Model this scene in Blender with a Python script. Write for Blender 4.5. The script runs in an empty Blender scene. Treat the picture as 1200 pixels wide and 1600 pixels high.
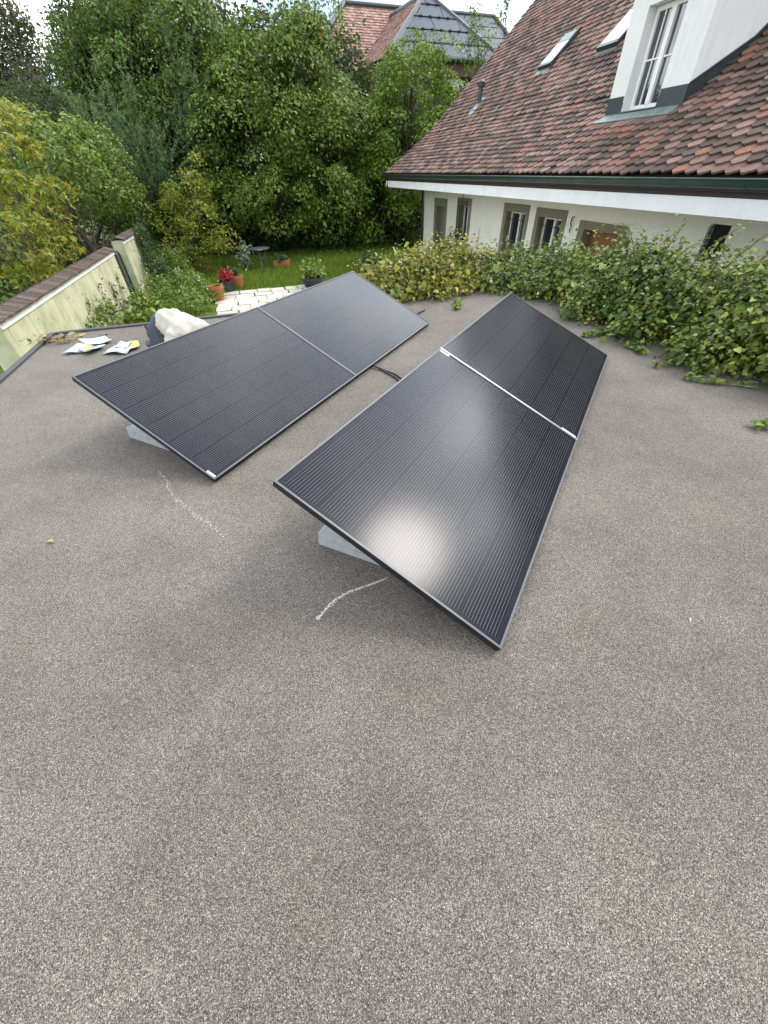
import bpy, bmesh, math, random
import numpy as np
from mathutils import Vector, Matrix
R = math.radians
SC = bpy.context.scene
COL = SC.collection

# ------------------------------------------------------------------ camera
F_PX, PITCH, ROLL, CAM_H = 595.66, 0.7345, -0.0357, 1.442
CP, SP = math.cos(PITCH), math.sin(PITCH)
FW = Vector((0, CP, -SP)); UP0 = Vector((0, SP, CP)); RT0 = Vector((1, 0, 0))
RT = RT0 * math.cos(ROLL) + UP0 * math.sin(ROLL)
UP = UP0 * math.cos(ROLL) - RT0 * math.sin(ROLL)
CO = Vector((0, 0, CAM_H))
cam_data = bpy.data.cameras.new('camera')
cam_data.sensor_fit = 'VERTICAL'; cam_data.sensor_height = 36.0
cam_data.lens = F_PX / 1600 * 36.0
cam_data.clip_start = 0.05; cam_data.clip_end = 3000
cam = bpy.data.objects.new('camera', cam_data); COL.objects.link(cam)
cam.matrix_world = Matrix(((RT.x, UP.x, -FW.x, CO.x), (RT.y, UP.y, -FW.y, CO.y), (RT.z, UP.z, -FW.z, CO.z), (0, 0, 0, 1)))
SC.camera = cam

# ------------------------------------------------------------------ world, sun, exposure
SUN_AZ, SUN_EL = R(61), R(47)
world = bpy.data.worlds.new('World'); SC.world = world; world.use_nodes = True
wn = world.node_tree; wn.nodes.clear()
def wnode(t, **k):
    n = wn.nodes.new(t)
    for a, b in k.items(): setattr(n, a, b)
    return n
w_out = wnode('ShaderNodeOutputWorld'); w_bg = wnode('ShaderNodeBackground'); w_bg.inputs['Strength'].default_value = 0.12
w_sky = wnode('ShaderNodeTexSky', sky_type='NISHITA'); w_sky.sun_disc = False
w_sky.sun_elevation = SUN_EL; w_sky.sun_rotation = SUN_AZ; w_sky.air_density = 1.0; w_sky.dust_density = 1.0
w_tc = wnode('ShaderNodeTexCoord'); w_map = wnode('ShaderNodeMapping'); w_map.inputs['Scale'].default_value = (1, 1, 2.2)
w_map.inputs['Location'].default_value = (0.35, 0.1, 0.2)
w_n = wnode('ShaderNodeTexNoise'); w_n.inputs['Scale'].default_value = 2.3; w_n.inputs['Detail'].default_value = 7; w_n.inputs['Roughness'].default_value = 0.55
w_r = wnode('ShaderNodeValToRGB'); w_r.color_ramp.elements[0].position = 0.36; w_r.color_ramp.elements[1].position = 0.54
w_n2 = wnode('ShaderNodeTexNoise'); w_n2.inputs['Scale'].default_value = 3.4; w_n2.inputs['Detail'].default_value = 5
w_r2 = wnode('ShaderNodeValToRGB'); w_r2.color_ramp.elements[0].position = 0.38; w_r2.color_ramp.elements[1].position = 0.64
w_r2.color_ramp.elements[0].color = (1.7, 2.05, 2.7, 1); w_r2.color_ramp.elements[1].color = (12.5, 12.6, 12.8, 1)
w_mix = wnode('ShaderNodeMixRGB')
L = wn.links.new
L(w_tc.outputs['Generated'], w_map.inputs['Vector']); L(w_map.outputs['Vector'], w_n.inputs['Vector']); L(w_map.outputs['Vector'], w_n2.inputs['Vector'])
L(w_n.outputs['Fac'], w_r.inputs['Fac']); L(w_n2.outputs['Fac'], w_r2.inputs['Fac'])
# unseen dark patch added to the sky to darken the right panels' reflection
w_bd = wnode('ShaderNodeVectorMath', operation='DOT_PRODUCT'); w_bn = wnode('ShaderNodeVectorMath', operation='NORMALIZE'); L(w_tc.outputs['Generated'], w_bn.inputs[0]); L(w_bn.outputs[0], w_bd.inputs[0])
w_bd.inputs[1].default_value = (math.sin(R(60)) * math.cos(R(31)), math.cos(R(60)) * math.cos(R(31)), math.sin(R(31)))
w_ba = wnode('ShaderNodeMath', operation='MULTIPLY_ADD'); L(w_n2.outputs['Fac'], w_ba.inputs[0]); w_ba.inputs[1].default_value = 0.22; L(w_bd.outputs['Value'], w_ba.inputs[2])
w_br = wnode('ShaderNodeValToRGB'); w_br.color_ramp.elements[0].position = 0.98; w_br.color_ramp.elements[1].position = 1.0
w_bs = wnode('ShaderNodeMath', operation='SUBTRACT'); L(w_ba.outputs[0], w_bs.inputs[0]); w_bs.inputs[1].default_value = 0.04
L(w_bs.outputs[0], w_br.inputs['Fac']); w_br.color_ramp.elements[0].position = 0.93; w_br.color_ramp.elements[1].position = 0.99
w_bm = wnode('ShaderNodeMixRGB'); L(w_br.outputs['Color'], w_bm.inputs['Fac']); L(w_r2.outputs['Color'], w_bm.inputs['Color1']); w_bm.inputs['Color2'].default_value = (1.0, 1.25, 1.7, 1)
w_gd = wnode('ShaderNodeVectorMath', operation='DOT_PRODUCT'); L(w_bn.outputs[0], w_gd.inputs[0])      # a blue gap between the clouds, low over the far house
gap = (FW + RT * ((560 - 600) / F_PX) - UP * ((-10 - 800) / F_PX)).normalized(); w_gd.inputs[1].default_value = gap
w_g1_ = wnode('ShaderNodeMath', operation='MULTIPLY_ADD'); L(w_gd.outputs['Value'], w_g1_.inputs[0]); w_g1_.inputs[1].default_value = 38.0; w_g1_.inputs[2].default_value = -38.0
w_g2_ = wnode('ShaderNodeMath', operation='EXPONENT'); L(w_g1_.outputs[0], w_g2_.inputs[0])
w_g3_ = wnode('ShaderNodeMath', operation='SUBTRACT'); w_g3_.use_clamp = True; L(w_r.outputs['Color'], w_g3_.inputs[0]); L(w_g2_.outputs[0], w_g3_.inputs[1])
w_bl = wnode('ShaderNodeMixRGB'); L(w_g2_.outputs[0], w_bl.inputs['Fac']); L(w_sky.outputs['Color'], w_bl.inputs['Color1']); w_bl.inputs['Color2'].default_value = (0.35, 1.05, 2.1, 1)
L(w_bl.outputs['Color'], w_mix.inputs['Color1']); L(w_g3_.outputs[0], w_mix.inputs['Fac']); L(w_bm.outputs['Color'], w_mix.inputs['Color2'])
w_nrm = wnode('ShaderNodeVectorMath', operation='NORMALIZE'); L(w_tc.outputs['Generated'], w_nrm.inputs[0])
w_dot = wnode('ShaderNodeVectorMath', operation='DOT_PRODUCT'); L(w_nrm.outputs[0], w_dot.inputs[0])
w_dot.inputs[1].default_value = (math.sin(SUN_AZ) * math.cos(SUN_EL), math.cos(SUN_AZ) * math.cos(SUN_EL), math.sin(SUN_EL))
w_e = wnode('ShaderNodeMath', operation='SUBTRACT'); L(w_dot.outputs['Value'], w_e.inputs[0]); w_e.inputs[1].default_value = 1.0
w_e2 = wnode('ShaderNodeMath', operation='MULTIPLY'); L(w_e.outputs[0], w_e2.inputs[0]); w_e2.inputs[1].default_value = 42.0
w_e3 = wnode('ShaderNodeMath', operation='EXPONENT'); L(w_e2.outputs[0], w_e3.inputs[0])
w_gl = wnode('ShaderNodeMixRGB', blend_type='ADD'); L(w_e3.outputs[0], w_gl.inputs['Fac']); L(w_mix.outputs['Color'], w_gl.inputs['Color1']); w_gl.inputs['Color2'].default_value = (10, 9.6, 8.8, 1)   # thin cloud lit up round the sun
w_d2 = wnode('ShaderNodeVectorMath', operation='DOT_PRODUCT'); L(w_nrm.outputs[0], w_d2.inputs[0])        # unseen bright cloud added so the far left panel mirrors lighter sky
w_d2.inputs[1].default_value = (math.sin(R(16)) * math.cos(R(34)), math.cos(R(16)) * math.cos(R(34)), math.sin(R(34)))
w_f1 = wnode('ShaderNodeMath', operation='MULTIPLY_ADD'); L(w_d2.outputs['Value'], w_f1.inputs[0]); w_f1.inputs[1].default_value = 9.0; w_f1.inputs[2].default_value = -9.0
w_f2 = wnode('ShaderNodeMath', operation='EXPONENT'); L(w_f1.outputs[0], w_f2.inputs[0])
w_g2 = wnode('ShaderNodeMixRGB', blend_type='ADD'); L(w_f2.outputs[0], w_g2.inputs['Fac']); L(w_gl.outputs['Color'], w_g2.inputs['Color1']); w_g2.inputs['Color2'].default_value = (6.5, 6.8, 7.2, 1)
w_last = w_g2.outputs['Color']
for el, az, k, amp in ((31, 45, 150, 30), (35, 61, 240, 26), (46, 44, 70, 7), (24, 30, 160, 9)):            # bright patches added to the unseen sky to shape the panel reflections
    a = wnode('ShaderNodeVectorMath', operation='DOT_PRODUCT'); L(w_nrm.outputs[0], a.inputs[0]); a.inputs[1].default_value = (math.sin(R(az)) * math.cos(R(el)), math.cos(R(az)) * math.cos(R(el)), math.sin(R(el)))
    b = wnode('ShaderNodeMath', operation='MULTIPLY_ADD'); L(a.outputs['Value'], b.inputs[0]); b.inputs[1].default_value = k; b.inputs[2].default_value = -k
    b2 = wnode('ShaderNodeMath', operation='EXPONENT'); L(b.outputs[0], b2.inputs[0]); b3 = wnode('ShaderNodeMath', operation='MULTIPLY'); L(b2.outputs[0], b3.inputs[0]); L(w_n.outputs['Fac'], b3.inputs[1])
    c = wnode('ShaderNodeMixRGB', blend_type='ADD'); L(b3.outputs[0], c.inputs['Fac']); L(w_last, c.inputs['Color1']); c.inputs['Color2'].default_value = (amp * 2, amp * 2.03, amp * 2.08, 1); w_last = c.outputs['Color']
L(w_last, w_bg.inputs['Color']); L(w_bg.outputs['Background'], w_out.inputs['Surface'])
sun_data = bpy.data.lights.new('sun', 'SUN'); sun_data.energy = 0.65; sun_data.angle = R(12); sun_data.color = (1.0, 0.955, 0.89)
sun = bpy.data.objects.new('sun', sun_data); COL.objects.link(sun)
SUN_DIR = Vector((math.sin(SUN_AZ) * math.cos(SUN_EL), math.cos(SUN_AZ) * math.cos(SUN_EL), math.sin(SUN_EL)))
sun.rotation_euler = SUN_DIR.to_track_quat('Z', 'Y').to_euler(); sun.location = SUN_DIR * 60
SC.view_settings.view_transform = 'Standard'; SC.view_settings.look = 'None'; SC.view_settings.exposure = 1.5; SC.view_settings.gamma = 1.0

# ------------------------------------------------------------------ coordinates
G = -1.7                                              # garden level; the flat roof is z = 0
D = Vector((-0.258, 0.966, 0)).normalized()           # along the house front
N = Vector((D.y, -D.x, 0))                            # from the camera towards the house
def H(s, n, z): return D * s + N * n + Vector((0, 0, z))
def ray(x, y): return FW + RT * ((x - 600) / F_PX) - UP * ((y - 800) / F_PX)
def at_z(x, y, z): d = ray(x, y); return CO + d * ((z - CO.z) / d.z)
def at_y(x, y, Y): d = ray(x, y); return CO + d * (Y / d.y)
def depth(p): return (Vector(p) - CO).dot(FW)
def at_n(x, y, n): d = ray(x, y); return CO + d * ((n - CO.dot(N)) / d.dot(N))

# ------------------------------------------------------------------ objects
def put(o, kind=None, label=None, cat=None, group=None):
    if kind: o['kind'] = kind
    if label: o['label'] = label
    if cat: o['category'] = cat
    if group: o['group'] = group
    return o
def thing(name, label, cat, loc=(0, 0, 0), group=None, rotz=0):
    o = bpy.data.objects.new(name, None); COL.objects.link(o); o.empty_display_size = 0.2
    o.location = loc; o.rotation_euler = (0, 0, rotz)
    return put(o, None, label, cat, group)
def root_of(o):
    while o.parent: o = o.parent
    return o
class MB:
    def __init__(s): s.v = []; s.f = []; s.smooth = False
    def add(s, vs, fs):
        k = len(s.v); s.v += [tuple(v) for v in vs]; s.f += [tuple(i + k for i in f) for f in fs]; return s
    def hexa(s, a):          # 8 points: bottom 4 then top 4
        return s.add(a, [(3, 2, 1, 0), (4, 5, 6, 7), (0, 1, 5, 4), (1, 2, 6, 5), (2, 3, 7, 6), (3, 0, 4, 7)])
    def box(s, x0, x1, y0, y1, z0, z1):
        return s.hexa([(x0, y0, z0), (x1, y0, z0), (x1, y1, z0), (x0, y1, z0), (x0, y0, z1), (x1, y0, z1), (x1, y1, z1), (x0, y1, z1)])
    def hbox(s, s0, s1, n0, n1, z0, z1):
        c = [H(s0, n0, z0), H(s0, n1, z0), H(s1, n1, z0), H(s1, n0, z0)]
        return s.hexa(c + [p + Vector((0, 0, z1 - z0)) for p in c])
    def prism(s, poly, off):     # closed polygon of points extruded by a vector
        n = len(poly); off = Vector(off)
        return s.add([Vector(p) for p in poly] + [Vector(p) + off for p in poly],
                     [tuple(range(n))[::-1], tuple(range(n, 2 * n))] + [(i, (i + 1) % n, n + (i + 1) % n, n + i) for i in range(n)])
    def tube(s, path, rad, k=8, cap=True):
        path = [Vector(p) for p in path]
        if not hasattr(rad, '__len__'): rad = [rad] * len(path)
        vs = []; fs = []; prev = None
        for i, p in enumerate(path):
            t = (path[min(i + 1, len(path) - 1)] - path[max(i - 1, 0)]).normalized()
            if prev is None:
                a = Vector((0, 0, 1)) if abs(t.z) < .9 else Vector((1, 0, 0)); u = t.cross(a).normalized()
            else: u = (prev - t * prev.dot(t)).normalized()
            prev = u; w = t.cross(u)
            for j in range(k):
                th = 2 * math.pi * j / k; vs.append(p + (u * math.cos(th) + w * math.sin(th)) * rad[i])
        for i in range(len(path) - 1):
            for j in range(k):
                fs.append((i * k + j, i * k + (j + 1) % k, (i + 1) * k + (j + 1) % k, (i + 1) * k + j))
        if cap:
            fs.append(tuple(range(k))[::-1]); fs.append(tuple(range((len(path) - 1) * k, len(path) * k)))
        return s.add(vs, fs)
    def lathe(s, prof, c, k=24):
        c = Vector(c); vs = []; fs = []
        for r, z in prof:
            for j in range(k):
                th = 2 * math.pi * j / k; vs.append(c + Vector((r * math.cos(th), r * math.sin(th), z)))
        for i in range(len(prof) - 1):
            for j in range(k): fs.append((i * k + j, i * k + (j + 1) % k, (i + 1) * k + (j + 1) % k, (i + 1) * k + j))
        fs.append(tuple(range(k))[::-1]); fs.append(tuple(range((len(prof) - 1) * k, len(prof) * k)))
        return s.add(vs, fs)
    def build(s, name, m, parent=None, smooth=False, bevel=0, local=False):
        off = Vector((0, 0, 0)) if (local or not parent) else Vector(root_of(parent).location)
        me = bpy.data.meshes.new(name); me.from_pydata([Vector(v) - off for v in s.v], [], s.f); me.validate(); me.update()
        o = bpy.data.objects.new(name, me); COL.objects.link(o)
        if m: me.materials.append(m)
        if smooth: me.polygons.foreach_set('use_smooth', [True] * len(me.polygons))
        if parent: o.parent = parent
        if bevel:
            b = o.modifiers.new('bevel', 'BEVEL'); b.width = bevel; b.segments = 2; b.limit_method = 'ANGLE'
        return o
def np_mesh(name, V, F, m, parent=None):
    off = np.array(root_of(parent).location) if parent else np.zeros(3)
    V = np.asarray(V, dtype=np.float32) - off.astype(np.float32); F = np.asarray(F, dtype=np.int32); q = F.shape[1]
    me = bpy.data.meshes.new(name)
    me.vertices.add(len(V)); me.vertices.foreach_set('co', V.ravel())
    me.loops.add(F.size); me.loops.foreach_set('vertex_index', F.ravel())
    me.polygons.add(len(F)); me.polygons.foreach_set('loop_start', np.arange(0, F.size, q, dtype=np.int32))
    me.polygons.foreach_set('loop_total', np.full(len(F), q, dtype=np.int32))
    me.update(calc_edges=True); me.materials.append(m)
    o = bpy.data.objects.new(name, me); COL.objects.link(o)
    if parent: o.parent = parent
    return o
def copy_tree(o, parent=None):
    c = o.copy(); COL.objects.link(c); c.parent = parent
    for ch in list(o.children): copy_tree(ch, c)
    return c

# ------------------------------------------------------------------ materials
class NT:
    def __init__(s, name):
        s.m = bpy.data.materials.new(name); s.m.use_nodes = True; s.t = s.m.node_tree; s.b = s.t.nodes['Principled BSDF']; s.out = s.t.nodes['Material Output']
    def n(s, t, ins=None, **k):
        x = s.t.nodes.new(t)
        for a, b in k.items(): setattr(x, a, b)
        for a, b in (ins or {}).items(): s.set(x.inputs[a], b)
        return x
    def set(s, sock, v):
        if isinstance(v, bpy.types.NodeSocket): s.t.links.new(v, sock)
        else:
            if sock.type == 'RGBA' and len(v) == 3: v = (*v, 1)
            sock.default_value = v
    def obj(s): return s.n('ShaderNodeTexCoord').outputs['Object']
    def noise(s, scale, detail=4, rough=.55, vec=None):
        return s.n('ShaderNodeTexNoise', {'Vector': vec or s.obj(), 'Scale': scale, 'Detail': detail, 'Roughness': rough}).outputs['Fac']
    def math(s, op, a, b=0.0, c=None):
        x = s.n('ShaderNodeMath', operation=op); s.set(x.inputs[0], a); s.set(x.inputs[1], b)
        if c is not None: s.set(x.inputs[2], c)
        return x.outputs[0]
    def ramp(s, fac, stops, interp='LINEAR'):
        x = s.n('ShaderNodeValToRGB'); cr = x.color_ramp; cr.interpolation = interp
        while len(cr.elements) < len(stops): cr.elements.new(0.5)
        for e, (p, c) in zip(cr.elements, stops):
            e.position = p; e.color = (c, c, c, 1) if not hasattr(c, '__len__') else (*c, 1)
        s.set(x.inputs['Fac'], fac); return x.outputs['Color']
    def mix(s, fac, a, b, mode='MIX'):
        x = s.n('ShaderNodeMixRGB', blend_type=mode); s.set(x.inputs['Fac'], fac); s.set(x.inputs['Color1'], a); s.set(x.inputs['Color2'], b); return x.outputs['Color']
    def bump(s, h, strength=.3, dist=.01):
        x = s.n('ShaderNodeBump', {'Height': h, 'Strength': strength, 'Distance': dist}); s.set(s.b.inputs['Normal'], x.outputs['Normal'])
    def fin(s, col=None, rough=None, metal=None, spec=None):
        if col is not None: s.set(s.b.inputs['Base Color'], col)
        if rough is not None: s.set(s.b.inputs['Roughness'], rough)
        if metal is not None: s.set(s.b.inputs['Metallic'], metal)
        if spec is not None: s.set(s.b.inputs['Specular IOR Level'], spec)
        return s.m
def plain(name, c, rough=.6, metal=0, var=.25, scale=6, bump=0, spec=.5, bscale=40):
    t = NT(name); f = t.noise(scale, 5)
    col = t.ramp(f, [(.25, [x * (1 - var) for x in c]), (.75, [min(1, x * (1 + var)) for x in c])])
    if bump: t.bump(t.noise(bscale, 3), bump, .01)
    return t.fin(col, rough, metal, spec)
def leafmat(name, stops, trans=.28, noise_scale=.6, noise_amt=.5, rough=.5, spec=.35):
    t = NT(name)
    isl = t.n('ShaderNodeNewGeometry').outputs['Random Per Island']
    nz = t.math('MULTIPLY', t.math('SUBTRACT', t.noise(noise_scale, 3), .5), noise_amt * 2)
    fac = t.math('ADD', isl, nz)
    k = len(stops); col = t.ramp(fac, [((i + .5) / k, c) for i, c in enumerate(stops)])
    t.fin(col, rough, 0, spec)
    tr = t.n('ShaderNodeBsdfTranslucent', {'Color': t.mix(.35, col, (.25, .32, .04))})
    mx = t.n('ShaderNodeMixShader', {'Fac': trans, 1: t.b.outputs['BSDF'], 2: tr.outputs['BSDF']})
    t.t.links.new(mx.outputs['Shader'], t.out.inputs['Surface']); return t.m

# gravel-coated roofing felt
def m_felt():
    t = NT('gravel_felt'); o = t.obj()
    v = t.n('ShaderNodeTexVoronoi', {'Vector': o, 'Scale': 500.0})
    cell = t.n('ShaderNodeSeparateColor', {0: v.outputs['Color']}).outputs[0]
    grain = t.ramp(cell, [(0, (.022, .019, .016)), (.25, (.066, .060, .053)), (.55, (.152, .141, .124)), (.82, (.255, .238, .21)), (.95, (.39, .368, .33)), (1, (.58, .555, .51))])
    v2 = t.n('ShaderNodeTexVoronoi', {'Vector': o, 'Scale': 230.0}); c2 = t.n('ShaderNodeSeparateColor', {0: v2.outputs['Color']}).outputs[1]
    grain = t.mix(t.math('MULTIPLY', t.ramp(c2, [(.0, 0), (1, 1)]), .16), grain, (.19, .176, .152))
    big = t.ramp(t.noise(.75, 6, .62, o), [(.30, (.68, .648, .61)), (.5, (.85, .82, .777)), (.72, (1.02, .99, .94))])
    mid = t.ramp(t.noise(5.0, 5, .6, o), [(.3, (.9, .89, .88)), (.7, (1.08, 1.08, 1.08))])
    col = t.mix(1, t.mix(1, grain, big, 'MULTIPLY'), mid, 'MULTIPLY')
    band = t.noise(1.0, 4, .55, t.n('ShaderNodeMapping', {'Vector': o, 'Rotation': (0, 0, .5), 'Scale': (.35, 1.5, 1)}).outputs[0])
    col = t.mix(1, col, t.ramp(band, [(.3, (.86, .85, .84)), (.6, (1.05, 1.05, 1.05))]), 'MULTIPLY')
    pink = t.ramp(t.noise(1.9, 4, .6, t.n('ShaderNodeVectorMath', {0: o, 1: (7, 3, 1)}, operation='ADD').outputs[0]), [(.5, 0), (.7, .35)])
    col = t.mix(pink, col, t.mix(1, col, (1.07, .97, .93), 'MULTIPLY'))
    t.bump(t.math('SUBTRACT', 1.0, v.outputs['Distance']), .5, .002)
    return t.fin(col, .82, 0, .35)
M = {}
M['felt'] = m_felt()
M['flashing'] = plain('bitumen_edge', (.05, .05, .052), .6, 0, .3, 8, .3)
M['garage_wall'] = plain('garage_render', (.5, .48, .4), .85, 0, .12, 2, .3, .2, 60)
M['frame_black'] = plain('anodised_black_frame', (.018, .018, .02), .32, .3, .15, 4)
M['frame_edge'] = plain('frame_top_edge', (.10, .105, .11), .45, .3, .1, 4)
M['alu'] = plain('mill_aluminium', (.62, .63, .64), .28, .9, .1, 20)
M['sticker'] = plain('white_sticker', (.78, .78, .76), .5, 0, .04, 30)
M['concrete'] = plain('concrete_slab', (.33, .345, .335), .9, 0, .16, 30, .5, .2, 120)
M['rubber'] = plain('black_cable', (.012, .012, .012), .45, 0, .1)
def m_cells():
    t = NT('solar_cells'); o = t.obj(); sp = t.n('ShaderNodeSeparateXYZ', {0: o}); x = sp.outputs['X']; y = sp.outputs['Y']
    PX, PY = (1.134 - .056) / 6, (1.727 - .056) / 18
    xc = t.math('DIVIDE', t.math('SUBTRACT', x, .028), PX); yc = t.math('DIVIDE', t.math('SUBTRACT', y, .028), PY)
    fx = t.math('FRACT', xc); fy = t.math('FRACT', yc)
    # distance to the column gap
    gx = t.math('LESS_THAN', t.math('ABSOLUTE', t.math('SUBTRACT', fx, .5)), .478)       # inside a cell
    gy = t.math('LESS_THAN', t.math('ABSOLUTE', t.math('SUBTRACT', fy, .5)), .484)
    inx = t.math('MULTIPLY', t.math('GREATER_THAN', x, .028), t.math('LESS_THAN', x, 1.134 - .028))
    iny = t.math('MULTIPLY', t.math('GREATER_THAN', y, .028), t.math('LESS_THAN', y, 1.727 - .028))
    ins = t.math('MULTIPLY', inx, iny)
    midg = t.math('GREATER_THAN', t.math('ABSOLUTE', t.math('SUBTRACT', y, 1.727 / 2)), .007)
    NB = 12.0
    bx = t.math('FRACT', t.math('MULTIPLY', t.math('DIVIDE', t.math('SUBTRACT', fx, .03), .94), NB))
    wire = t.math('LESS_THAN', t.math('ABSOLUTE', t.math('SUBTRACT', bx, .5)), .05)
    wire = t.math('MULTIPLY', wire, t.math('MULTIPLY', t.math('MULTIPLY', gx, ins), midg))
    wcol = t.mix(gy, (.035, .037, .04), (.13, .135, .14))
    cellid = t.n('ShaderNodeTexWhiteNoise', {0: t.n('ShaderNodeCombineXYZ', {0: t.math('FLOOR', xc), 1: t.math('FLOOR', yc)}).outputs[0]}, noise_dimensions='2D').outputs['Value']
    ccol = t.ramp(cellid, [(0, (.004, .005, .0085)), (1, (.0065, .008, .014))])
    cell = t.math('MULTIPLY', t.math('MULTIPLY', gx, gy), t.math('MULTIPLY', ins, midg))
    base = t.mix(cell, (.011, .013, .019), ccol)
    col = t.mix(wire, base, wcol)
    col = t.mix(t.ramp(t.noise(3.5, 6, .7, o), [(.45, 0), (.75, .02)]), col, (.32, .30, .27))      # thin dust film
    t.fin(col, .6, 0, 0)
    b = t.b.inputs
    b['Coat Weight'].default_value = 1.0; b['Coat Roughness'].default_value = .18; b['Coat IOR'].default_value = 1.27
    return t.m
M['cells'] = m_cells()
def m_tiles(name, stops, lichen=.5):
    t = NT(name); isl = t.n('ShaderNodeNewGeometry').outputs['Random Per Island']; o = t.obj()
    fac = t.math('ADD', isl, t.math('MULTIPLY', t.math('SUBTRACT', t.noise(.5, 4, .6, o), .5), .55))
    k = len(stops); col = t.ramp(fac, [((i + .5) / k, c) for i, c in enumerate(stops)])
    col = t.mix(.22, col, [sum(c[i] for c in stops) / len(stops) for i in range(3)])
    col = t.mix(t.ramp(t.noise(16, 5, .7, o), [(.42, 0), (.75, .55)]), col, (.035, .026, .022))
    col = t.mix(t.ramp(t.noise(33, 4, .7, o), [(.60, 0), (.70, lichen)]), col, (.34, .32, .27))
    col = t.mix(t.ramp(t.noise(.9, 5, .65, o), [(.52, 0), (.7, .4)]), col, (.07, .065, .03))
    t.bump(t.noise(60, 4), .4, .006)
    return t.fin(col, .85, 0, .3)
M['tiles'] = m_tiles('old_clay_tiles', [(.03, .023, .021), (.05, .037, .032), (.078, .053, .044), (.115, .072, .058), (.17, .098, .076), (.23, .138, .108), (.31, .20, .16), (.28, .12, .075)])
M['coping'] = m_tiles('coping_tiles', [(.055, .044, .037), (.08, .058, .047), (.11, .075, .06), (.15, .10, .08)], .8)
M['farroof'] = m_tiles('neighbour_clay_tiles', [(.27, .15, .12), (.34, .20, .16), (.42, .26, .21), (.50, .33, .27)], .1)
def m_render(name, c, amt):
    t = NT(name); o = t.obj()
    col = t.ramp(t.noise(2.5, 6, .6, o), [(.25, [x * .93 for x in c]), (.75, [min(1, x * 1.05) for x in c])])
    st = t.n('ShaderNodeMapping', {'Vector': o, 'Scale': (5, 5, .35)}).outputs[0]
    col = t.mix(t.ramp(t.noise(2.4, 6, .7, st), [(.5, 0), (.78, amt)]), col, [x * .62 for x in c])
    col = t.mix(t.ramp(t.noise(9, 6, .7, o), [(.62, 0), (.8, amt)]), col, [x * .7 for x in c])
    t.bump(t.noise(85, 4), .4, .01); return t.fin(col, .9, 0, .25)
M['white_render'] = m_render('white_render', (.77, .76, .73), .35)
M['cream_render'] = m_render('cream_render', (.80, .78, .67), .35)
M['white_paint'] = plain('white_paint', (.8, .8, .78), .45, 0, .04, 8)
M['fascia_paint'] = m_render('fascia_paint', (.8, .8, .78), .3)
M['sandstone'] = plain('green_sandstone', (.20, .185, .125), .9, 0, .15, 5, .3)
M['zinc'] = plain('dark_zinc', (.05, .06, .062), .42, .4, .2, 12)
M['zinc_green'] = plain('patinated_zinc', (.17, .22, .20), .5, .3, .3, 9)
M['gutter'] = plain('green_gutter', (.035, .062, .056), .38, .4, .25, 5)
M['darkwood'] = plain('dark_wood', (.045, .028, .02), .7, 0, .3, 8)
M['doorwood'] = plain('grey_brown_door', (.17, .145, .10), .6, 0, .12, 5)
M['redwood'] = plain('orange_brown_wood', (.22, .075, .025), .5, 0, .25, 6)
M['darkwood_red'] = plain('red_brown_boarding', (.075, .032, .022), .7, 0, .25, 6)
M['iron'] = plain('black_iron', (.02, .02, .02), .5, .5, .2)
M['dark_in'] = plain('dark_interior', (.012, .012, .013), .7)
M['curtain'] = plain('grey_curtain', (.30, .31, .31), .9, 0, .2, 14)
M['terracotta'] = plain('terracotta', (.42, .15, .06), .8, 0, .2, 12, .2)
M['black_pot'] = plain('black_plastic_pot', (.03, .032, .036), .5)
M['soil'] = plain('soil', (.03, .02, .014), .95, 0, .3, 30, .5)
M['bark'] = plain('bark', (.07, .055, .04), .9, 0, .4, 14, .8, .4, 30)
M['stem'] = plain('twig', (.16, .095, .05), .8, 0, .3, 20)
M['green_stem'] = plain('green_stem', (.14, .19, .05), .7, 0, .3, 20)
M['skin'] = plain('skin', (.48, .27, .19), .5, 0, .08, 12)
M['hair'] = plain('dark_hair', (.03, .02, .015), .6)
M['navy'] = plain('slate_trousers', (.035, .042, .06), .85, 0, .3, 25, .4)
M['redcloth'] = plain('red_waistband', (.5, .07, .06), .8)
M['paper_yellow'] = plain('yellow_print', (.72, .50, .14), .6, 0, .1)
M['paper_blue'] = plain('blue_grey_print', (.36, .46, .54), .6, 0, .2, 40)
M['chalk'] = plain('chalk', (.62, .60, .56), .95, 0, .15, 60)
M['red_glass'] = plain('red_lantern_plastic', (.45, .02, .02), .3)
M['slate_solar'] = plain('grey_solar_slate', (.036, .052, .078), .5, 0, .12, 2, 0, .3)
def m_glass(name, c=(.012, .013, .014), rough=.03):
    t = NT(name); t.b.inputs['IOR'].default_value = 2.3; return t.fin(c, rough, 0, .5)
M['glass'] = m_glass('window_glass')
M['coated_glass'] = plain('coated_skylight_glass', (.24, .26, .28), .06, 1.0, .03, 3)
def m_shirt():
    t = NT('cream_shirt'); o = t.obj()
    w = t.n('ShaderNodeTexWave', {'Vector': o, 'Scale': 3.4, 'Distortion': 8.0, 'Detail': 2.0, 'Detail Scale': .8}, bands_direction='DIAGONAL')
    t.bump(w.outputs['Fac'], .5, .02)
    return t.fin(t.ramp(t.noise(8), [(.3, (.43, .415, .34)), (.7, (.51, .495, .41))]), .9, 0, .2)
M['shirt'] = m_shirt()
def m_paper():
    t = NT('printed_paper'); o = t.obj()
    v = t.n('ShaderNodeTexVoronoi', {'Vector': o, 'Scale': 18.0}, distance='CHEBYCHEV'); c = t.n('ShaderNodeSeparateColor', {0: v.outputs['Color']}).outputs[0]
    return t.fin(t.ramp(c, [(0, (.50, .52, .53)), (.62, (.48, .51, .53)), (.64, (.26, .34, .40)), (.86, (.32, .39, .43)), (.88, (.51, .53, .53))], 'CONSTANT'), .55, 0, .4)
M['paper'] = m_paper()
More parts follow.
